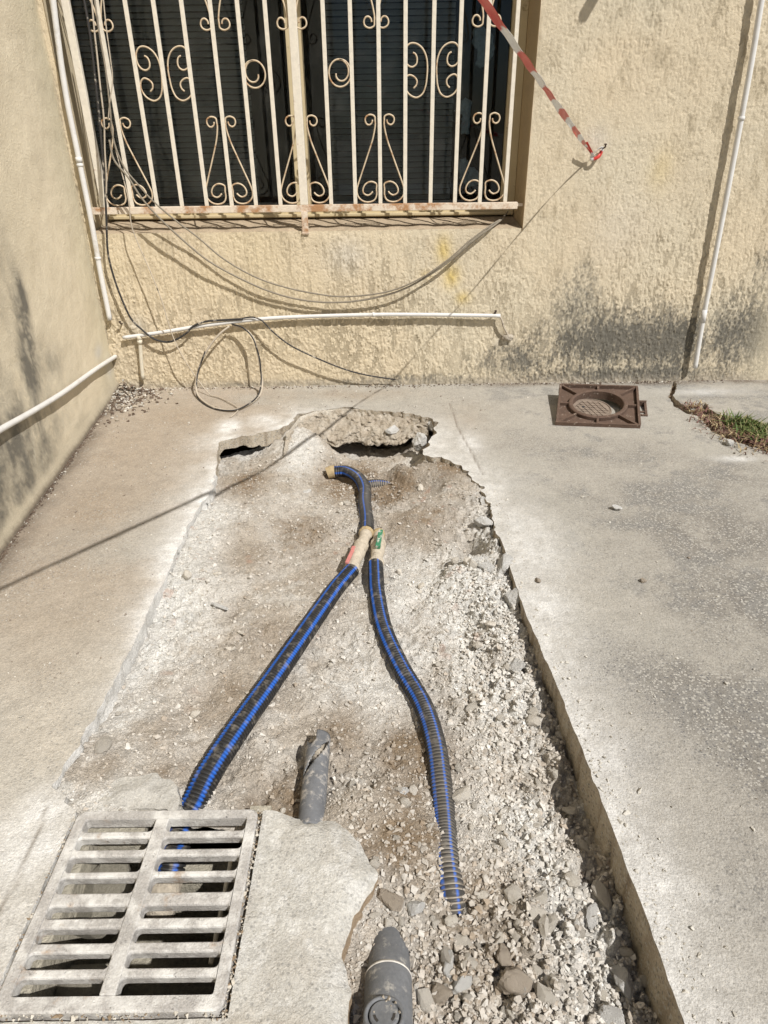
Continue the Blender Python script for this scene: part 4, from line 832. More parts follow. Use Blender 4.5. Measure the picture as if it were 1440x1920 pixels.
def valve(name, pts, label, rs, lever_from, lever_to, lever_mat, lw, lever_label):
    P = np.array([G(x, y, z) for x, y, z in pts]); t = empty(name, tuple(P[0]), label, 'valve'); inv = Matrix.Translation(-Vector(P[0]))
    def part(mb, nm, mat, **k): o = mb.build(nm, mat, t, **k); o.matrix_parent_inverse = inv; return o
    L = spline(P, .004); d = np.linspace(0, 1, len(L)); R = np.interp(d, [q[0] for q in rs], [q[1] for q in rs])
    mb = MB(); mb.tube(L, R, 20); part(mb, 'body', M['fitting'], smooth=False)
    T, N, B = frames(L)
    for f in (.05, .40, .93):
        i = int(f * (len(L) - 1)); mb = MB(); rr_ = R[i] + .0042
        mb.tube([L[i] - T[i] * .0085, L[i] - T[i] * .006, L[i] + T[i] * .006, L[i] + T[i] * .0085], np.array([rr_ - .002, rr_, rr_, rr_ - .002]), 12); part(mb, 'nut', M['ring_tan'] if f == .05 else M['fitting'])
    a = G(*lever_from); b_ = G(*lever_to); u = (b_ - a) / np.linalg.norm(b_ - a); v = np.cross(u, [0, 0, 1.0]); v /= np.linalg.norm(v); w = np.cross(v, u)
    mb = MB(); Rm = np.stack([u, v, w], 1); Ln = np.linalg.norm(b_ - a); mb.box((a + b_) / 2, (Ln, lw, .008), R=Rm); mb.box(a - u * .002, (.018, lw * 1.05, .014), R=Rm); o = part(mb, 'lever', lever_mat, bevel=.0022); o['label'] = lever_label
    mb = MB(); mb.tube([a + np.array([0, 0, -.02]), a + np.array([0, 0, .004])], .008, 12); part(mb, 'stem', M['fitting'])
    return t
valve('ball_valve', [(688, 997, -.055), (682, 1012, -.052), (675, 1028, -.05), (668, 1045, -.05), (662, 1060, -.05), (658, 1073, -.05)], 'dusty pipe valve with a faded red lever joining the left hoses', [(0, .0215), (.12, .021), (.18, .0175), (.36, .0185), (.44, .022), (.58, .0235), (.7, .020), (.82, .0195), (1, .021)], (662, 1030, -.024), (650, 1056, -.022), M['lever_pink'], .011, 'faded red lever')
valve('ball_valve', [(710, 1000, -.062), (709, 1020, -.055), (708, 1035, -.052), (706, 1048, -.050), (705, 1062, -.05)], 'dusty pipe valve with a green lever at the top of the right hose', [(0, .017), (.2, .018), (.38, .0215), (.6, .022), (.75, .0185), (1, .0205)], (709, 1022, -.022), (714, 994, -.010), M['lever_green'], .015, 'green lever with pale lettering worn off')
e0 = upperL[0]; mb = MB(); mb.tube([e0 + np.array([-.028, -.004, -.006]), e0 + np.array([-.010, 0, -.001]), e0 + np.array([.004, 0, 0])], np.array([.023, .0255, .0255]), 18); tag(mb.build('pipe_coupling', M['ring_tan'], None, smooth=False), 'tan coupling on the end of the curved hose in the hole', 'pipe coupling')

# ------------------------------------------------------------------ grey pipes
def chunk_mesh(name, n, seed, mat, sq=(1, 1, 1)):
    rg = random.Random(seed); bm = bmesh.new()
    for _ in range(n):
        v = Vector((rg.gauss(0, 1), rg.gauss(0, 1), rg.gauss(0, 1))); v.normalize(); v *= rg.uniform(.78, 1.08); bm.verts.new((v.x * sq[0], v.y * sq[1], v.z * sq[2]))
    r = bmesh.ops.convex_hull(bm, input=bm.verts[:]); bmesh.ops.delete(bm, geom=[g for g in r['geom_interior'] if isinstance(g, bmesh.types.BMVert)], context='VERTS')
    bmesh.ops.recalc_face_normals(bm, faces=bm.faces[:]); me = bpy.data.meshes.new(name); bm.to_mesh(me); bm.free(); me.materials.append(mat); return me
def broken_pipe():
    a = G(598, 1384, -.052); b = G(582, 1560, -.040); L = even(np.array([a, b]), .004); T, N, B = frames(L); r = .0255; seg = 48; n = len(L)
    ang = np.arange(seg) * 2 * np.pi / seg; V = (L[:, None, :] + r * (N[:, None, :] * np.cos(ang)[None, :, None] + B[:, None, :] * np.sin(ang)[None, :, None]))
    V = V.reshape(-1, 3); F = []
    for i in range(n - 1):
        for j in range(seg):
            k = (j + 1) % seg; th = math.degrees(((j + .5) * 2 * np.pi / seg + np.pi) % (2 * np.pi) - np.pi); u = (i + .5) / (n - 1)
            c = .30 + .0030 * th                                       # a slanting split across the crown
            gap = abs(u - c) < .05 * max(0, 1 - (th / 84) ** 2) and abs(th) < 80
            gap |= (u < .10 + .05 * math.sin(th * .05)) and (abs(th) < 120) and (th > 5)
            if not gap: F.append((i * seg + j, i * seg + k, (i + 1) * seg + k, (i + 1) * seg + j))
    t = empty('broken_pipe', tuple(b), 'short weathered grey pipe with a diagonal split, ending at the mortar pad', 'pipe'); inv = Matrix.Translation(-Vector(b))
    o = MB().add(V, F).build('shell', M['pvc_old'], t, smooth=True); o.matrix_parent_inverse = inv; s = o.modifiers.new('wall', 'SOLIDIFY'); s.thickness = .003
    mb = MB(); mb.tube(even(np.array([a + (b - a) * .02, b]), .02), r - .0115, 20); o = mb.build('dirt_fill', M['plug'], t, smooth=True); o.matrix_parent_inverse = inv
broken_pipe()
def sewer_pipe():
    a = G(732, 1738, -.104); b = G(728, 1838, -.062); c = G(727, 1990, -.034); t = empty('sewer_pipe', tuple(b), 'grey plastic sewer pipe with round screw cap half buried in the rubble', 'pipe'); inv = Matrix.Translation(-Vector(b))
    def part(mb, nm, mat, **k): o = mb.build(nm, mat, t, **k); o.matrix_parent_inverse = inv; return o
    u = (b - a) / np.linalg.norm(b - a); L = even(np.array([a - u * .06, b]), .006); mb = MB(); mb.tube(L, .0345, 48); part(mb, 'shell', M['pvc_grey'], smooth=True)
    u2 = (c - b) / np.linalg.norm(c - b); mb = MB(); mb.tube(even(np.array([b - u2 * .004, b, b + u2 * .003, c]), .006), .037, 48); part(mb, 'socket', M['pvc_grey'], smooth=True)
    M['glue'] = material('white_joint', color=(.60, .57, .52), rough=.8, noise=((90, .25, 4),)); mb = MB(); mb.tube([b - u2 * .0065, b - u2 * .003, b - u2 * .0005], np.array([.0354, .0374, .0374]), 48); part(mb, 'joint_ring', M['glue'], smooth=True)
    # screw cap on the crown of the socket
    p = G(716, 1898, .0); T, N, B = frames(np.array([b, (b + c) / 2, c])); nrm = N[1] if N[1][2] > 0 else -N[1]; v = np.cross(nrm, u2)
    s = (p - b) @ u2; cpos = b + u2 * s + (nrm * .0352) - np.array([.005, 0, 0])
    Mx = np.eye(4); Mx[:3, 0] = -v; Mx[:3, 1] = u2 * -1; Mx[:3, 2] = nrm; Mx[:3, 3] = cpos
    def circ(r, k=28, a0=0, a1=360): return [(r * math.cos(math.radians(a0 + (a1 - a0) * i / k)), r * math.sin(math.radians(a0 + (a1 - a0) * i / k))) for i in range(k)]
    mb = MB(); mb.prism(circ(.0215), -.012, .0062, Mx, inset=.002, ins_z=.002); cp = part(mb, 'screw_cap', M['pvc_grey'])
    mb = MB(); 
    ring = circ(.0275, 36)
    V = []; F = []
    for k, (r_, z_) in enumerate(((.031, -.010), (.0295, .0045), (.026, .0055), (.0238, .0035), (.0238, -.010))):
        V += [(x * r_, y * r_, z_) for x, y in circ(1, 36)]
    for k in range(4):
        for i in range(36): j = (i + 1) % 36; F.append((k * 36 + i, k * 36 + j, (k + 1) * 36 + j, (k + 1) * 36 + i))
    V = np.array(V) @ Mx[:3, :3].T + Mx[:3, 3]; mb.add(V, F); part(mb, 'cap_collar', M['pvc_grey'], smooth=True)
    M['gap_shade'] = material('painted_shade', color=(.05, .045, .04), rough=.95)  # near-black colour standing in for shade in the cap's gap and notches
    V = []; F = []
    for r_, z_ in ((.0216, -.004), (.0239, -.004)): V += [(x * r_, y * r_, z_) for x, y in circ(1, 36)]
    for i in range(36): j = (i + 1) % 36; F.append((i, 36 + i, 36 + j, j))
    V = np.array(V) @ Mx[:3, :3].T + Mx[:3, 3]; part(MB().add(V, F), 'gap', M['gap_shade'])
    mb = MB()
    for a in (200, 330): mb.prism([(.0165 * math.cos(math.radians(a + d)) , .0165 * math.sin(math.radians(a + d))) for d in (-22, 0, 22)] + [(.0125 * math.cos(math.radians(a + d)), .0125 * math.sin(math.radians(a + d))) for d in (22, 0, -22)], .006, .0066, Mx)
    part(mb, 'notch_shade', M['gap_shade'])
    mb = MB()
    for (x, y, r_) in ((-.006, .0225, .006), (.001, .0245, .005), (-.017, .016, .005), (.015, .002, .0035), (-.010, .011, .003), (-.003, .019, .004), (-.022, .002, .004)):
        q = np.array([x, y, .006]) @ Mx[:3, :3].T + Mx[:3, 3]; r_ *= .62; me = chunk_mesh('g', 9, int(abs(x) * 9999), M['stone'], (r_, r_, r_)); 
        co = np.array([v_.co[:] for v_ in me.vertices]); mb.add(co + q, [tuple(p_.vertices) for p_ in me.polygons])
    o = mb.build('grit', M['plug'], t); o.matrix_parent_inverse = inv; o['kind'] = 'stuff'
sewer_pipe()

# ------------------------------------------------------------------ drain grate
def drain_grate():
    t = empty('drain_grate', (-.408, .674, 0), 'square cast iron drain grate with two rows of slots, dusted white', 'drain grate'); inv = Matrix.Translation(-Vector(t.location))
    def part(mb, nm, **k): o = mb.build(nm, M['iron'], t, **k); o.matrix_parent_inverse = inv; return o
    x0, x1, y0, y1 = -.5755, -.2405, .5075, .842; sx0 = x0 + .021; sx1 = x1 - .019; sm0, sm1 = -.426, -.402
    yy = lambda py: G(330, py)[1]
    slots = [(1538, 1560), (1573, 1594), (1608, 1635), (1647, 1675), (1700, 1722), (1742, 1768), (1788, 1816), (1835, 1868)]
    sl = [(yy(b), yy(a)) for a, b in slots]; sl = [(a - .0002, b + .0002) for a, b in sl]
    def rr(xa, ya, xb, yb, r, k=5):
        P = []
        for (cx, cy, a0) in ((xb - r, ya + r, -90), (xb - r, yb - r, 0), (xa + r, yb - r, 90), (xa + r, ya + r, 180)):
            for i in range(k + 1): a = math.radians(a0 + 90 * i / k); P.append((cx + r * math.cos(a), cy + r * math.sin(a)))
        return P
    zt_, zb_ = .006, -.018
    # rim: ring between two rounded rectangles
    O = np.array(rr(x0, y0, x1, y1, .016)); I = np.array(rr(sx0, sl[-1][0], sx1, sl[0][1], .004)); n = len(O); V = []; F = []
    def ring(P, z): V.extend([(p[0], p[1], z) for p in P])
    mid_ = O.mean(0); ring(O, zb_); ring(O, zt_ - .003); ring(mid_ + (O - mid_) * .984, zt_); ring(mid_ + (I - mid_) * 1.008, zt_); ring(I, zt_ - .003); ring(I, zb_)
    for k in range(5):
        for i in range(n): j = (i + 1) % n; F.append((k * n + i, k * n + j, (k + 1) * n + j, (k + 1) * n + i))
    for i in range(n): j = (i + 1) % n; F.append((5 * n + i, 5 * n + j, j, i))
    part(MB().add(V, F), 'rim')
    mb = MB(); mb.box(((sm0 + sm1) / 2, (sl[0][1] + sl[-1][0]) / 2, (zt_ + zb_) / 2), (sm1 - sm0, sl[0][1] - sl[-1][0], zt_ - zb_)); part(mb, 'spine', bevel=.002)
    for c, (xa, xb) in enumerate(((sx0, sm0), (sm1, sx1))):
        for i in range(7):
            ya = sl[i + 1][1]; yb = sl[i][0]; r = min(.0075, (sl[i][1] - sl[i][0]) * .42); r2 = min(.0075, (sl[i + 1][1] - sl[i + 1][0]) * .42); P = []
            k = 5; th = [math.radians(90 * q / k) for q in range(k + 1)]
            xl = [xa + r * (1 - math.cos(a)) for a in th]; fl = [(1 - math.sin(a)) for a in th]
            xs_ = xl + list(np.linspace(xa + r * 1.6, xb - r * 1.6, 8)) + [xb - (q - xa) for q in xl[::-1]]; ff = fl + [0] * 8 + fl[::-1]
            V = []; F = []; m_ = len(xs_); zt2 = zt_ - .0006 - random.uniform(0, .0010)
            for x, f in zip(xs_, ff):
                lo = ya - r2 * f; hi = yb + r * f; w_ = .0022 + random.uniform(-.0003, .0003)
                V += [(x, lo + .0022, zb_ + .002), (x, lo, zt2 - .0035), (x, lo + .0012, zt2 - .001), (x, lo + .0030, zt2), (x, hi - .0030, zt2), (x, hi - .0012, zt2 - .001), (x, hi, zt2 - .0035), (x, hi - .0022, zb_ + .002)]
            for q in range(m_ - 1):
                for e in range(8): a_ = q * 8 + e; b_ = q * 8 + (e + 1) % 8; F.append((a_, a_ + 8, b_ + 8, b_))
            part(MB().add(V, F), 'bar')
drain_grate()
# things lying in the pit
for k, (x, y, z, sx, sy, sz, mt, lab) in enumerate([(-.515, .73, -.105, .055, .09, .05, 'pit', 'pale mortar lump in the drain pit under the far left slots'), (-.50, .60, -.115, .055, .05, .04, 'pit', 'pale mortar lump in the drain pit under the near left slots'), (-.32, .56, -.20, .05, .04, .03, 'pit', 'mortar lump in the drain pit under the near right slots')]):
    o = link(bpy.data.objects.new('mortar_lump', chunk_mesh('mortar_lump', 26, 40 + k, M[mt]))); o.location = (x, y, z); o.scale = (sx, sy, sz); tag(o, lab, 'mortar lump')
e1 = lowerL[-1]; mb = MB(); mb.tube([e1 + np.array([.002, .006, .004]), e1 + np.array([-.006, -.03, -.02]), e1 + np.array([-.01, -.05, -.05])], np.array([.029, .029, .026]), 20); tag(mb.build('pipe_coupling', M['plug'], None, smooth=True), 'dusty grey coupling on the hose end inside the drain pit', 'pipe coupling')
mb = MB(); mb.tube([(-.285, .60, -.05), (-.288, .80, -.055)], .004, 8); tag(mb.build('pit_rod', M['pvc_cream'], None, smooth=True), 'thin white rod along the right side of the drain pit', 'rod')

# ------------------------------------------------------------------ manhole frame propped on its cover
def manhole():
    f0 = G(1042, 793, .012); f1 = G(1202, 799, .012); v = f1 - f0; wdt = np.linalg.norm(v[:2]); u = np.array([v[0], v[1], 0]) / wdt
    r = ray(1050, 720); back = None; best = 9
    for t_ in np.linspace(2.6, 3.3, 400):
        p = r * (t_ / r[1]) + np.array([0, 0, CAM_H])
        if p[2] < .12 and abs(np.linalg.norm(p - f0) - wdt * 1.02) < best: best = abs(np.linalg.norm(p - f0) - wdt * 1.02); back = p
    w_ = back - f0; w_ -= u * (w_ @ u) * .0; ln = np.linalg.norm(w_); w_ /= ln; nrm = np.cross(u, w_); nrm /= np.linalg.norm(nrm)
    Mx = np.eye(4); Mx[:3, 0] = u; Mx[:3, 1] = w_; Mx[:3, 2] = nrm; Mx[:3, 3] = f0
    t = empty('manhole_casting', tuple(f0), 'rusty square manhole frame with a round opening propped by the wall', 'manhole surround'); inv = Matrix.Translation(-Vector(f0))
    def part(mb, nm, mat, tt=t, iv=inv, **k): o = mb.build(nm, mat, tt, **k); o.matrix_parent_inverse = iv; return o
    Wd, Ln = wdt, ln; cx_, cy_ = Wd * .495, Ln * .5; ro = Wd * .365; ri = Wd * .315; K = 64
    def sq(a):
        c, s = math.cos(a), math.sin(a); k = 1 / max(abs(c), abs(s)); return (cx_ + c * k * (Wd / 2 - .012), cy_ + s * k * (Ln / 2 - .012))
    V = []; F = []; z0 = -.012
    angs = [2 * math.pi * i / K for i in range(K)]
    for fn, z in ((lambda a: (cx_ + ri * math.cos(a), cy_ + ri * math.sin(a)), z0 - .022), (lambda a: (cx_ + ri * math.cos(a), cy_ + ri * math.sin(a)), z0), (sq, z0), (sq, z0 - .008)):
        for a in angs: x, y = fn(a); V.append((x, y, z))
    for k in range(3):
        for i in range(K): j = (i + 1) % K; F.append((k * K + i, k * K + j, (k + 1) * K + j, (k + 1) * K + i))
    V = np.array(V) @ Mx[:3, :3].T + Mx[:3, 3]; part(MB().add(V, F), 'plate', M['rust'])
    V = []; F = []
    for (r_, z) in ((ri, z0 + .001), (ri, .004), (ri + .004, .006), (ro - .004, .006), (ro, .003), (ro, z0 + .001)):
        for a in angs: V.append((cx_ + r_ * math.cos(a), cy_ + r_ * math.sin(a), z))
    for k in range(5):
        for i in range(K): j = (i + 1) % K; F.append((k * K + i, k * K + j, (k + 1) * K + j, (k + 1) * K + i))
    V = np.array(V) @ Mx[:3, :3].T + Mx[:3, 3]; part(MB().add(V, F), 'ring', M['rust'], smooth=False)
    mb = MB(); h_ = .045
    for (cx2, cy2, sx2, sy2) in ((cx_, .005, Wd, .010), (cx_, Ln - .005, Wd, .010), (.005, cy_, .010, Ln - .0202), (Wd - .005, cy_, .010, Ln - .0202)):
        mb.prism([(cx2 - sx2 / 2, cy2 - sy2 / 2), (cx2 + sx2 / 2, cy2 - sy2 / 2), (cx2 + sx2 / 2, cy2 + sy2 / 2), (cx2 - sx2 / 2, cy2 + sy2 / 2)], -h_, .004, Mx)
    part(mb, 'edge', M['rust'], bevel=.0015)
    for i in range(8):
        a = math.pi / 4 * i; q = np.array(sq(a)); p = np.array([cx_ + ro * math.cos(a), cy_ + ro * math.sin(a)]); d = q - p; L = np.linalg.norm(d); d /= L; nn = np.array([-d[1], d[0]]) * .0045
        mb = MB(); p = p - d * .001; mb.prism([tuple(p - nn), tuple(q - nn), tuple(q + nn), tuple(p + nn)], z0 - .002, .002, Mx); part(mb, 'rib', M['rust'], bevel=.001)
    # round cover lying crooked underneath, seen through the opening and jutting out at the right
    c3 = np.array([cx_ - .030, cy_ - .002, -.036]) @ Mx[:3, :3].T + Mx[:3, 3]; Mc = Mx.copy(); Mc[:3, 3] = c3
    tilt = Matrix.Rotation(.03, 3, 'Y'); Mc[:3, :3] = Mx[:3, :3] @ np.array(tilt)
    tc_ = empty('manhole_cover', tuple(c3), 'round worn manhole cover with raised treads lying under the rusty frame', 'manhole cover'); iv2 = Matrix.Translation(-Vector(c3)); rc = ri * .86
    mb = MB(); mb.prism([(rc * math.cos(a), rc * math.sin(a)) for a in angs], -.02, .008, Mc, inset=.002, ins_z=.002); part(mb, 'disc', M['rust_pale'], tc_, iv2)
    V = []; F = []
    for (r_, z) in ((rc - .008, .007), (rc - .007, .0115), (rc - .003, .0115), (rc - .0022, .007)):
        for a in angs: V.append((r_ * math.cos(a), r_ * math.sin(a), z))
    for k in range(3):
        for i in range(K): j = (i + 1) % K; F.append((k * K + i, k * K + j, (k + 1) * K + j, (k + 1) * K + i))
    V = np.array(V) @ Mc[:3, :3].T + Mc[:3, 3]; part(MB().add(V, F), 'cover_rim', M['rust_pale'], tc_, iv2)
    mb = MB(); R6 = .0135
    for iy in range(-9, 10):
        for ix in range(-9, 10):
            hx = ix * R6 * math.sqrt(3) + (iy % 2) * R6 * math.sqrt(3) / 2; hy = iy * R6 * 1.5
            if math.hypot(hx, hy) > rc - .018 or math.hypot(hx + .03, hy - .02) < .018: continue
            for k in (0, 1, 2):
                a = math.radians(90 + 120 * k); p0 = np.array([hx, hy]) + .0028 * np.array([math.cos(a), math.sin(a)]); p1 = np.array([hx, hy]) + R6 * .86 * np.array([math.cos(a), math.sin(a)]); d = (p1 - p0) / np.linalg.norm(p1 - p0); nn = np.array([-d[1], d[0]]) * .0021
                mb.prism([tuple(p0 - nn), tuple(p1 - nn), tuple(p1 + nn), tuple(p0 + nn)], .0078, .0118, Mc)
    o = part(mb, 'tread', M['rust_pale'], tc_, iv2); o['kind'] = 'stuff'
    mb = MB(); mb.prism([(-.03 + .008 * math.cos(a), .02 + .008 * math.sin(a)) for a in angs[::4]], .0079, .0084, Mc); part(mb, 'hole_shade', M['dark'], tc_, iv2)  # black disc painting the shade of a hole, nothing is cut
    # hinge lugs of a second frame below
    g0 = np.array([Wd + .004, Ln * .40, -.055]); t2 = empty('hinge_lug', tuple(g0 @ Mx[:3, :3].T + Mx[:3, 3]), 'rusty iron hinge lug sticking out to the right of the manhole frame', 'hinge lug'); iv3 = Matrix.Translation(-Vector(t2.location))
    mb = MB()
    for (a0, b0, a1, b1, za, zb2) in ((-.02, .0, .036, .012, 0, .026), (-.02, .125, .036, .137, 0, .026), (.026, .012, .036, .125, .004, .022)):
        mb.prism([(g0[0] + a0, g0[1] + b0), (g0[0] + a1, g0[1] + b0), (g0[0] + a1, g0[1] + b1), (g0[0] + a0, g0[1] + b1)], g0[2] + za, g0[2] + zb2, Mx)
    part(mb, 'lug', M['rust'], t2, iv3, bevel=.002); mb = MB(); mb.prism([(g0[0] - .02, g0[1] + .04), (g0[0] + .026, g0[1] + .04), (g0[0] + .026, g0[1] + .05), (g0[0] - .02, g0[1] + .05)], g0[2] + .004, g0[2] + .02, Mx); part(mb, 'bar', M['rust'], t2, iv3)
manhole()

# ------------------------------------------------------------------ broken concrete at the back of the hole
def broken_face():
    n, m = 150, 60; xs = np.linspace(-.41, .20, n); V = []; C = []
    for j in range(m):
        v = j / (m - 1)
        for i in range(n):
            x = xs[i]; top = G(360, 700); e = np.array([[p[0], p[1]] for p in NOTCH]); V.append((x, v))
    V = np.array(V); x = V[:, 0]; v = V[:, 1]
    ytop = np.interp(x, [-.45, -.40, -.37, -.30, -.18, .0, .12, .20, .25], [2.62, 2.70, 2.86, 2.93, 2.955, 2.93, 2.90, 2.86, 2.83])
    bulge = fbm(x, v * .2, 9, 4, 120) * .03 + np.abs(fbm(x, v * .2, 34, 3, 121)) * .030 + fbm(x, v * .2, 90, 3, 122) * .010
    depth = .115 + .02 * fbm(x, x * 0 + 3, 10, 3, 123) - .05 * sstep(.06, .20, x) - .05 * sstep(-.34, -.41, x)
    y = ytop + .015 - (.16 * sstep(0, 1, v)) * (1 - .5 * sstep(.05, .2, x)) - bulge * sstep(0, .12, v); z = -.002 - depth * v ** 1.15 + fbm(x, v * .2, 50, 3, 124) * .012 * sstep(0, .1, v)
    under = v > .93; y = np.where(under, ytop + .06, y); 
    n2 = fbm(x, v * .2, 40, 4, 125); C = np.tile((.44, .385, .31), (len(x), 1)); C = mixc(C, (.56, .52, .45), np.clip(.7 * sstep(.3, 0, v) + .5 * n2, 0, .9)); C = mixc(C, (.29, .235, .17), np.clip(n2 * -.8, 0, .7))
    P = np.stack([x, y, z], 1); idx = np.arange(n * m).reshape(m, n); q = np.stack([idx[1:, :-1], idx[1:, 1:], idx[:-1, 1:], idx[:-1, :-1]], -1).reshape(-1, 4)
    o = npmesh('broken_concrete', P, q, M['soil'], col=C); tag(o, kind='structure')
broken_face()

# ------------------------------------------------------------------ stones, gravel, weeds
def rock_mesh(name, seed, mat, sub=2, sq=(1, 1, 1), planes=15):
    """an angular lump: a ball cut by random planes, with a little grain"""
    rg = np.random.default_rng(seed); bm = bmesh.new(); bmesh.ops.create_icosphere(bm, subdivisions=sub, radius=1)
    Nn = rg.normal(size=(planes, 3)); Nn /= np.linalg.norm(Nn, axis=1)[:, None]; dd = rg.uniform(.50, 1.0, planes)
    P = np.array([v.co[:] for v in bm.verts]); dt = P @ Nn.T; r = np.where(dt > .05, dd[None, :] / np.maximum(dt, .05), 9).min(1); r = np.minimum(r, 1.12)
    r *= 1 + .10 * fbm(P[:, 0] * 1.0 + P[:, 2] * .7 + seed, P[:, 1] - P[:, 2] * .6, 2.2, 3, seed) + (.06 * fbm(P[:, 0] + P[:, 2] * .8, P[:, 1] - P[:, 2] * .7, 9, 3, seed + 9) if sub > 2 else 0)
    P = P * r[:, None] * np.array(sq)
    for v, p in zip(bm.verts, P): v.co = p
    me = bpy.data.meshes.new(name); bm.to_mesh(me); bm.free(); me.materials.append(mat); me.polygons.foreach_set('use_smooth', np.full(len(me.polygons), False)); return me
STONES = [rock_mesh('stone', 100 + k, M['stone'], 2, (1, random.uniform(.7, 1), random.uniform(.5, .85)), 10 + k % 6) for k in range(12)]
big = [(965, 1840, .036, 'brown', 'largest brown stone in the rubble at the front of the trench', (1.1, .75, .6)), (1166, 1842, .022, 'white', 'upright chalky white stone against the sawn slab edge', (.75, 1.3, .9)), (828, 1862, .017, 'brown', 'dark brown stone just right of the grey sewer pipe cap', (1, .9, .8)),
       (842, 1815, .018, 'white', 'long pale stone tilted beside the grey sewer pipe', (.6, 1.4, .7)), (735, 1690, .024, 'brown', 'flat brown stone above the buried end of the sewer pipe', (1.4, .6, .5)), (780, 1700, .014, 'white', 'small white stone at the buried tip of the right hose', (1.3, .9, .8)), (945, 1790, .02, 'brown', 'rounded brown stone behind the largest stone', (1, .9, .8)),
       (870, 1840, .017, 'white', 'white stone left of the largest brown stone', (1.2, .8, .7)), (1112, 1720, .018, 'white', 'chalky white stone in the heap near the slab edge', (.8, 1.2, .8)), (700, 1492, .013, 'brown', 'brown stone between the broken pipe and the right hose', (1, 1, .8)), (752, 1484, .012, 'white', 'white stone beside the left flank of the right hose', (1.3, .8, .8)),
       (1150, 1908, .02, 'white', 'white stone at the very bottom of the slab edge', (1.2, .9, .7)), (575, 922, .018, 'white', 'flat white flake left of the curved hose', (.9, 1.3, .3)), (635, 1005, .011, 'white', 'small square white stone near the faded red lever', (1.2, .8, .5)), (412, 1137, .016, 'white', 'flat pale flake left of the long hose', (1.5, .7, .3)), (967, 1248, .026, 'white', 'largest white chunk in the heap by the slab edge', (1, .9, .7)),
       (818, 800, .05, 'white', 'big broken lump of concrete at the right end of the hole', (.7, 1.1, .8)), (788, 826, .045, 'white', 'pale broken lump hanging over the dark part of the hole', (.7, .9, .9)), (735, 806, .03, 'white', 'rounded white lump stuck in the broken concrete face', (1.2, .8, .8)), (800, 842, .028, 'brown', 'brown broken lump at the mouth of the dark cavity', (.8, 1, .9)), (828, 838, .03, 'white', 'pale broken lump at the right rim of the hole', (1, .8, .8)), (770, 794, .025, 'brown', 'brown lump wedged in the top of the broken face', (1.2, .8, .8)), (918, 955, 0.041, 'white', 'uppermost broken lump along the right rim of the trench', (.9, 1.3, .7)), (936, 1006, 0.036, 'white', 'second broken lump from the top along the right rim of the trench', (.7, 1.4, .8)), (905, 978, 0.027, 'white', 'broken lump just above the dark hollow by the right rim', (1.2, .9, .8)), (945, 1062, 0.035, 'white', 'broken lump right of the dark hollow by the right rim', (.9, 1.3, .7)), (915, 1062, 0.024, 'white', 'smaller broken lump just below the dark hollow', (1.3, .8, .7)), (966, 1122, 0.032, 'white', 'broken lump against the slab below the dark hollow', (.8, 1.3, .7)), (1155, 952, .018, 'white', 'lone white chip on the clean slab', (1.2, .8, .5)), (1208, 1089, .012, 'brown', 'lone grey pebble on the right slab', (1, .8, .6)), (1008, 1088, .013, 'brown', 'chip of stone on the slab by the trench edge', (.7, 1.2, .6)), (1368, 830, .02, 'white', 'white pebble at the tip of the weeds', (1, 1, .8))]
for k, (px, py, r, c, lab, sq) in enumerate(big):
    slab_ = py < 1100 and px > 990; hole = py < 845 and px < 830
    p = G(px, py, 0 if slab_ else (-.03 if hole else -.06)); z = r * sq[2] * .55 if slab_ else (-.045 if hole else fz(p[0], p[1]) + r * sq[2] * (.62 if 'hollow' in lab or 'right rim of the trench' in lab else .45))
    p = G(px, py, z)
    o = link(bpy.data.objects.new('stone', rock_mesh('stone', 300 + k, M['stone_' + c], 4, planes=16))); o.location = (p[0], p[1], z); o.scale = (r * sq[0], r * sq[1], r * sq[2]); o.rotation_euler = (random.uniform(-.3, .3), random.uniform(-.3, .3), random.uniform(-.5, .5)); tag(o, lab, 'stone', 'single stones that stand out')
HOSE_XY = np.concatenate([lowerL[:, :2], lowerR[: int(len(lowerR) * .62), :2], upperL[:, :2]])
def density(x, y):
    c = .07 + .9 * math.exp(-(((x - .22) / .22) ** 2 + ((y - .50) / .2) ** 2)) + 1.1 * math.exp(-(((x - .27) / .10) ** 2 + ((y - 1.3) / .38) ** 2)) + .35 * math.exp(-(((x - .1) / .2) ** 2 + ((y - .85) / .25) ** 2)) + .3 * math.exp(-(((x + .1) / .15) ** 2 + ((y - 2.3) / .25) ** 2))
    return c
HOL = G(884, 1026, -.05)
def free(x, y, r):
    if not IN[int(np.clip((y - .05) / .01, 0, 329)), int(np.clip((x + .9) / .01, 0, 179))]: return False
    if ((HOSE_XY[:, 0] - x) ** 2 + (HOSE_XY[:, 1] - y) ** 2).min() < (.022 + r) ** 2: return False
    if abs(x + .0) < .04 + r and y < .62: return False
    if x < -.10 and y < .88 and PADM[int(np.clip((y - .05) / .01, 0, 329)), int(np.clip((x + .9) / .01, 0, 179))]: return False
    if (x - HOL[0]) ** 2 + ((y - HOL[1]) / 1.4) ** 2 < .03 ** 2: return False
    if abs(x + .147) < .03 + r * .6 and .84 < y < 1.0: return False
    return True
gx_, gy_ = np.meshgrid(np.linspace(-.895, .895, 180), np.linspace(.055, 3.345, 330)); IN = inpoly(gx_.ravel(), gy_.ravel(), NOTCH).reshape(gx_.shape); PADM = inpoly(gx_.ravel(), gy_.ravel(), PAD).reshape(gx_.shape) | ((gx_ < -.23) & (gy_ < .845))
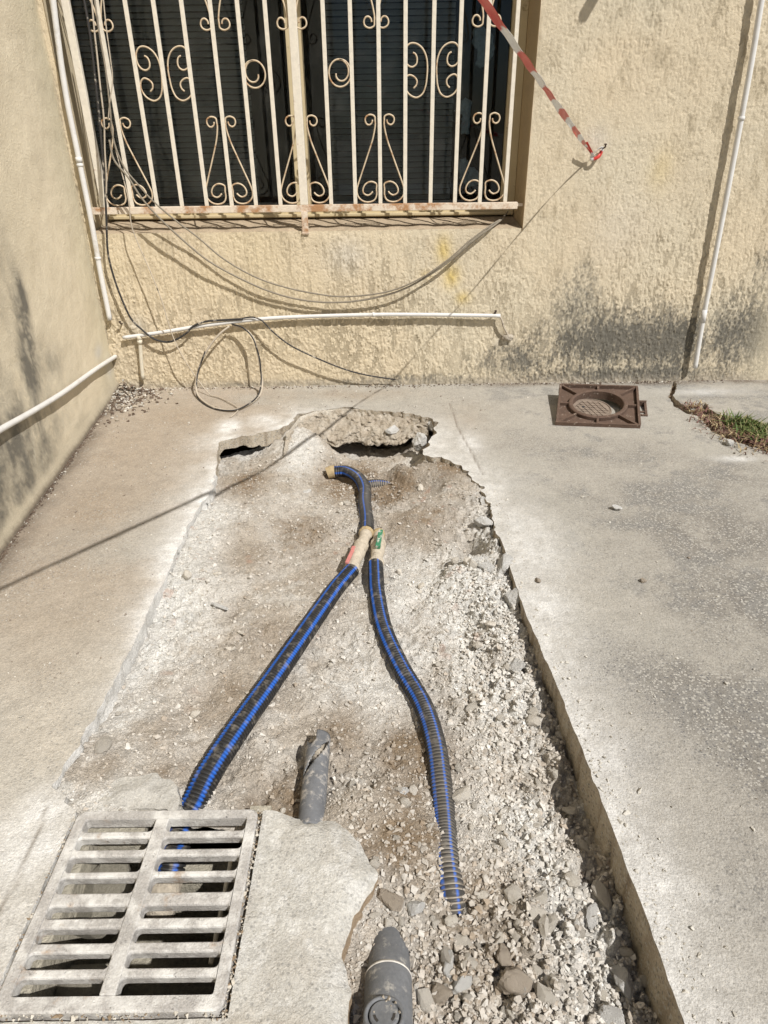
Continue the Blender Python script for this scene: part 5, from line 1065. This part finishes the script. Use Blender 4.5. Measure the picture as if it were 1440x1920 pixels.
def zone(x, y):
    if y > 1.75: return 'limestone bit on the dirt around the curved hose and valves', 'limestone bits around the curved hose'
    if x > .21 and y > .78: return 'limestone chunk in the chalky heap along the sawn slab edge', 'limestone chunks along the sawn slab edge'
    if y < .78 and x > -.03: return 'limestone chunk in the loose rubble by the grey sewer pipe', 'limestone chunks by the grey sewer pipe'
    lx = float(np.interp(y, lowerL[::-1, 1], lowerL[::-1, 0]))
    if x < lx: return 'limestone bit between the long hose and the left slab', 'limestone bits left of the long hose'
    rx = float(np.interp(y, lowerR[::-1, 1], lowerR[::-1, 0]))
    if x < rx: return 'limestone bit between the two long hoses near the broken pipe', 'limestone bits between the hoses'
    return 'limestone bit on the gravel just right of the sinking hose', 'limestone bits right of the sinking hose'
cnt = 0
while cnt < 277:
    y = .47 + 2.1 * random.random() ** 1.7; x = random.uniform(-.65, .45)
    r = .0058 * math.exp(random.gauss(.28, .45)) * (1.3 if y < .75 and x > .02 else (1.15 if x > .2 else .9)); r = min(r, .022)
    if random.random() > density(x, y) or not free(x, y, r * .6): continue
    o = bpy.data.objects.new('stone', STONES[random.randrange(12)]); COL.objects.link(o); s = random.uniform(.8, 1.2)
    o.location = (x, y, fz(x, y) + r * .28); o.scale = (r * s, r / s, r * random.uniform(.8, 1.1)); o.rotation_euler = (random.uniform(-.5, .5), random.uniform(-.5, .5), random.uniform(0, 6.28)); zl, zg = zone(x, y); tag(o, zl, 'stone', zg); cnt += 1
def crumbs(name, pts, radii, cols, mat):
    shapes = [chunk_mesh('tmp', 8 + k % 4, 500 + k, M['stone']) for k in range(10)]; SV = []; SF = []
    for me in shapes:
        SV.append(np.array([v.co[:] for v in me.vertices])); SF.append(np.array([p.vertices[:] for p in me.polygons])); bpy.data.meshes.remove(me)
    V = []; F = []; C = []; n = 0
    for p, r, c in zip(pts, radii, cols):
        k = random.randrange(10); a = random.uniform(0, 6.28); ca, sa = math.cos(a), math.sin(a); b = random.uniform(-.6, .6); cb, sb = math.cos(b), math.sin(b)
        R = np.array([[ca, -sa, 0], [sa, ca, 0], [0, 0, 1]]) @ np.array([[1, 0, 0], [0, cb, -sb], [0, sb, cb]]); sc = np.array([r * random.uniform(.8, 1.3), r * random.uniform(.7, 1.1), r * random.uniform(.5, .9)])
        V.append((SV[k] * sc) @ R.T + p); F.append(SF[k] + n); C.append(np.tile(c, (len(SV[k]), 1))); n += len(SV[k])
    o = npmesh(name, np.concatenate(V), np.concatenate(F), mat, smooth=False, col=np.concatenate(C)); return o
pts = []; rad = []; cl = []
while len(pts) < 22000:
    y = .46 + 2.25 * random.random() ** 1.5; x = random.uniform(-.72, .48)
    if random.random() > .10 + density(x, y): continue
    r = .0018 * math.exp(abs(random.gauss(0, .62))) * (1.35 if (y < .8 and x > 0) or (x > .2 and y < 1.7) else 1); r = min(r, .0085)
    if not free(x, y, -.006): continue
    pts.append(np.array([x, y, fz(x, y) + r * .3])); rad.append(r); k = random.random(); b = random.uniform(.8, 1.15)
    cl.append(np.array(PALE if k < .45 else (DUST if k < .68 else (SAND if k < .88 else (.34, .27, .20)))) * b)
loc_ = floor_col(np.array([p[0] for p in pts]), np.array([p[1] for p in pts])); cl = [.5 * a_ + .55 * b_ for a_, b_ in zip(cl, loc_)]
o = crumbs('gravel', pts, rad, cl, M['gravel']); tag(o, 'fine limestone gravel strewn over the trench floor', 'gravel', kind='stuff')
pts = []; rad = []; cl = []
bandx = [(1, 1)]
while len(pts) < 1700:
    k = random.random()
    if k < .45: x = random.uniform(-1.2, -.55); y = random.uniform(.9, 3.1)
    elif k < .75: x = random.uniform(.35, 1.6); y = random.uniform(.5, 3.1)
    else: x = random.uniform(-.5, .5); y = random.uniform(2.9, 3.25)
    if (x - LA[0]) * LN[0] + (y - LA[1]) * LN[1] < .01: continue
    if -.9 < x < .895 and .06 < y < 3.3 and IN[int((y - .05) / .01) if y < 3.34 else 329, int(np.clip((x + .9) / .01, 0, 179))]: continue
    r = .0015 * math.exp(abs(random.gauss(0, .5))); pts.append(np.array([x, y, r * .35])); rad.append(r); cl.append(np.array((.56, .53, .47) if random.random() < .75 else (.25, .21, .17)) * random.uniform(.85, 1.15))
for _ in range(420):                                     # crumbs by the sawn edge
    a = random.random(); e = np.array(right_edge); i = random.randrange(len(e) - 2); p = e[i] + (e[i + 1] - e[i]) * a; x = p[0] + .006 + abs(random.gauss(0, .035)); r = .0016 * math.exp(abs(random.gauss(0, .55))); pts.append(np.array([x, p[1], r * .35])); rad.append(r); cl.append(np.array((.58, .55, .49)) * random.uniform(.85, 1.1))
o = crumbs('grit', pts, rad, cl, M['gravel']); tag(o, 'grit and pebbles scattered on the concrete slab', 'grit', kind='stuff')
pts = []; rad = []; cl = []
for _ in range(420):                                     # grit in the joint round the drain grate
    k = random.random(); t_ = random.random(); r = .0013 * math.exp(abs(random.gauss(0, .5)))
    p = (-.2375 + random.gauss(0, .0025), .50 + .345 * t_) if k < .5 else ((-.58 + .345 * t_, .5045 + random.gauss(0, .003)) if k < .8 else (-.579 + random.gauss(0, .003), .50 + .345 * t_))
    pts.append(np.array([p[0], p[1], r * .3])); rad.append(r); cl.append(np.array((.55, .51, .44) if random.random() < .6 else (.28, .21, .14)) * random.uniform(.85, 1.1))
for _ in range(3000):                                    # crumbling mortar and dirt along the wall feet
    k = random.random()
    if k < .50: s = random.uniform(.0, 2.3); o_ = abs(random.gauss(0, .009)); p = LA + LU * s + LN * (o_ + .010); r = random.uniform(.0015, .0055)
    elif k < .75: p = np.array([random.uniform(-1.28, 1.7), D - abs(random.gauss(0, .016)) - .004]); r = random.uniform(.002, .0065)
    else: a = abs(random.gauss(0, .10)); b = abs(random.gauss(0, .16)); p = np.array([-1.30 + a, 3.27 - b]); r = random.uniform(.003, .011)
    hp = max(0, .05 - .5 * math.hypot(p[0] + 1.28, (p[1] - 3.27) * .6)) if k >= .75 else 0
    pts.append(np.array([p[0], p[1], r * .35 + random.uniform(0, hp)])); rad.append(r); q = random.random(); cl.append(np.array((.13, .095, .07) if q < (.93 if k < .5 else .5) else ((.38, .33, .26) if q < .75 else (.55, .52, .46))) * random.uniform(.8, 1.2))
o = crumbs('mortar_crumbs', pts, rad, cl, M['gravel']); tag(o, 'crumbling mortar and dirt along the foot of both walls', 'mortar crumbs', kind='stuff')

def blades(name, roots, mat, hmin, hmax, w, lean, cols, label, cat):
    V = []; F = []; C = []; n = 0
    for p in roots:
        h = random.uniform(hmin, hmax); a = random.uniform(0, 6.28); d = np.array([math.cos(a), math.sin(a), 0]); s = np.array([-d[1], d[0], 0]) * w * random.uniform(.6, 1.2); ln = random.uniform(*lean) * h; c = np.array(cols[random.randrange(len(cols))]) * random.uniform(.75, 1.25)
        b = [p, p + d * ln * .25 + np.array([0, 0, h * .55]), p + d * ln + np.array([0, 0, h * (1.0 if ln < h else .6)])]
        V += [b[0] - s, b[0] + s, b[1] - s * .8, b[1] + s * .8, b[2]]; F.append((n, n + 1, n + 3, n + 2)); C += [c] * 5; n += 5
        F.append((n - 3, n - 2, n - 1, n - 1))
    Fq = np.array([f for f in F if len(set(f)) == 4]); Ft = np.array([f[:3] for f in F if len(set(f)) == 3])
    o = npmesh(name, np.array(V), [Fq, Ft], mat, smooth=False, col=np.array(C)); tag(o, label, cat, kind='stuff')
GREENS = [(.10, .15, .035), (.13, .18, .05), (.07, .11, .03), (.18, .20, .07), (.24, .21, .10)]
roots = []
for (px, py, n_, r_) in ((1378, 792, 110, .035), (1402, 800, 130, .04), (1430, 812, 170, .05), (1460, 818, 180, .06), (1412, 820, 90, .04), (1440, 705, 40, .04), (1500, 845, 160, .08)):
    c = G(px, py)
    for _ in range(n_): roots.append(np.array([c[0] + random.gauss(0, r_ * .6), c[1] + random.gauss(0, r_ * .6), -.015 if py > 720 else 0]))
blades('grass', roots, M['grass'], .025, .07, .0042, (.35, 1.5), GREENS, 'green weeds growing from the soil strip at the right edge', 'grass')
roots = []
for (px, py, n_, r_) in ((1305, 765, 80, .03), (1335, 790, 90, .04), (1290, 705, 70, .025), (1375, 815, 110, .05), (1420, 832, 120, .05), (1470, 850, 120, .06)):
    c = G(px, py)
    for _ in range(n_): roots.append(np.array([c[0] + random.gauss(0, r_), c[1] + random.gauss(0, r_), -.006 if py > 720 else .0]))
blades('dry_leaves', roots, M['straw'], .012, .045, .003, (.8, 2.2), [(.17, .10, .06), (.26, .18, .10), (.42, .34, .20), (.12, .07, .05), (.20, .10, .09)], 'dry brown leaves and straw along the crack in the slab', 'dry leaves')
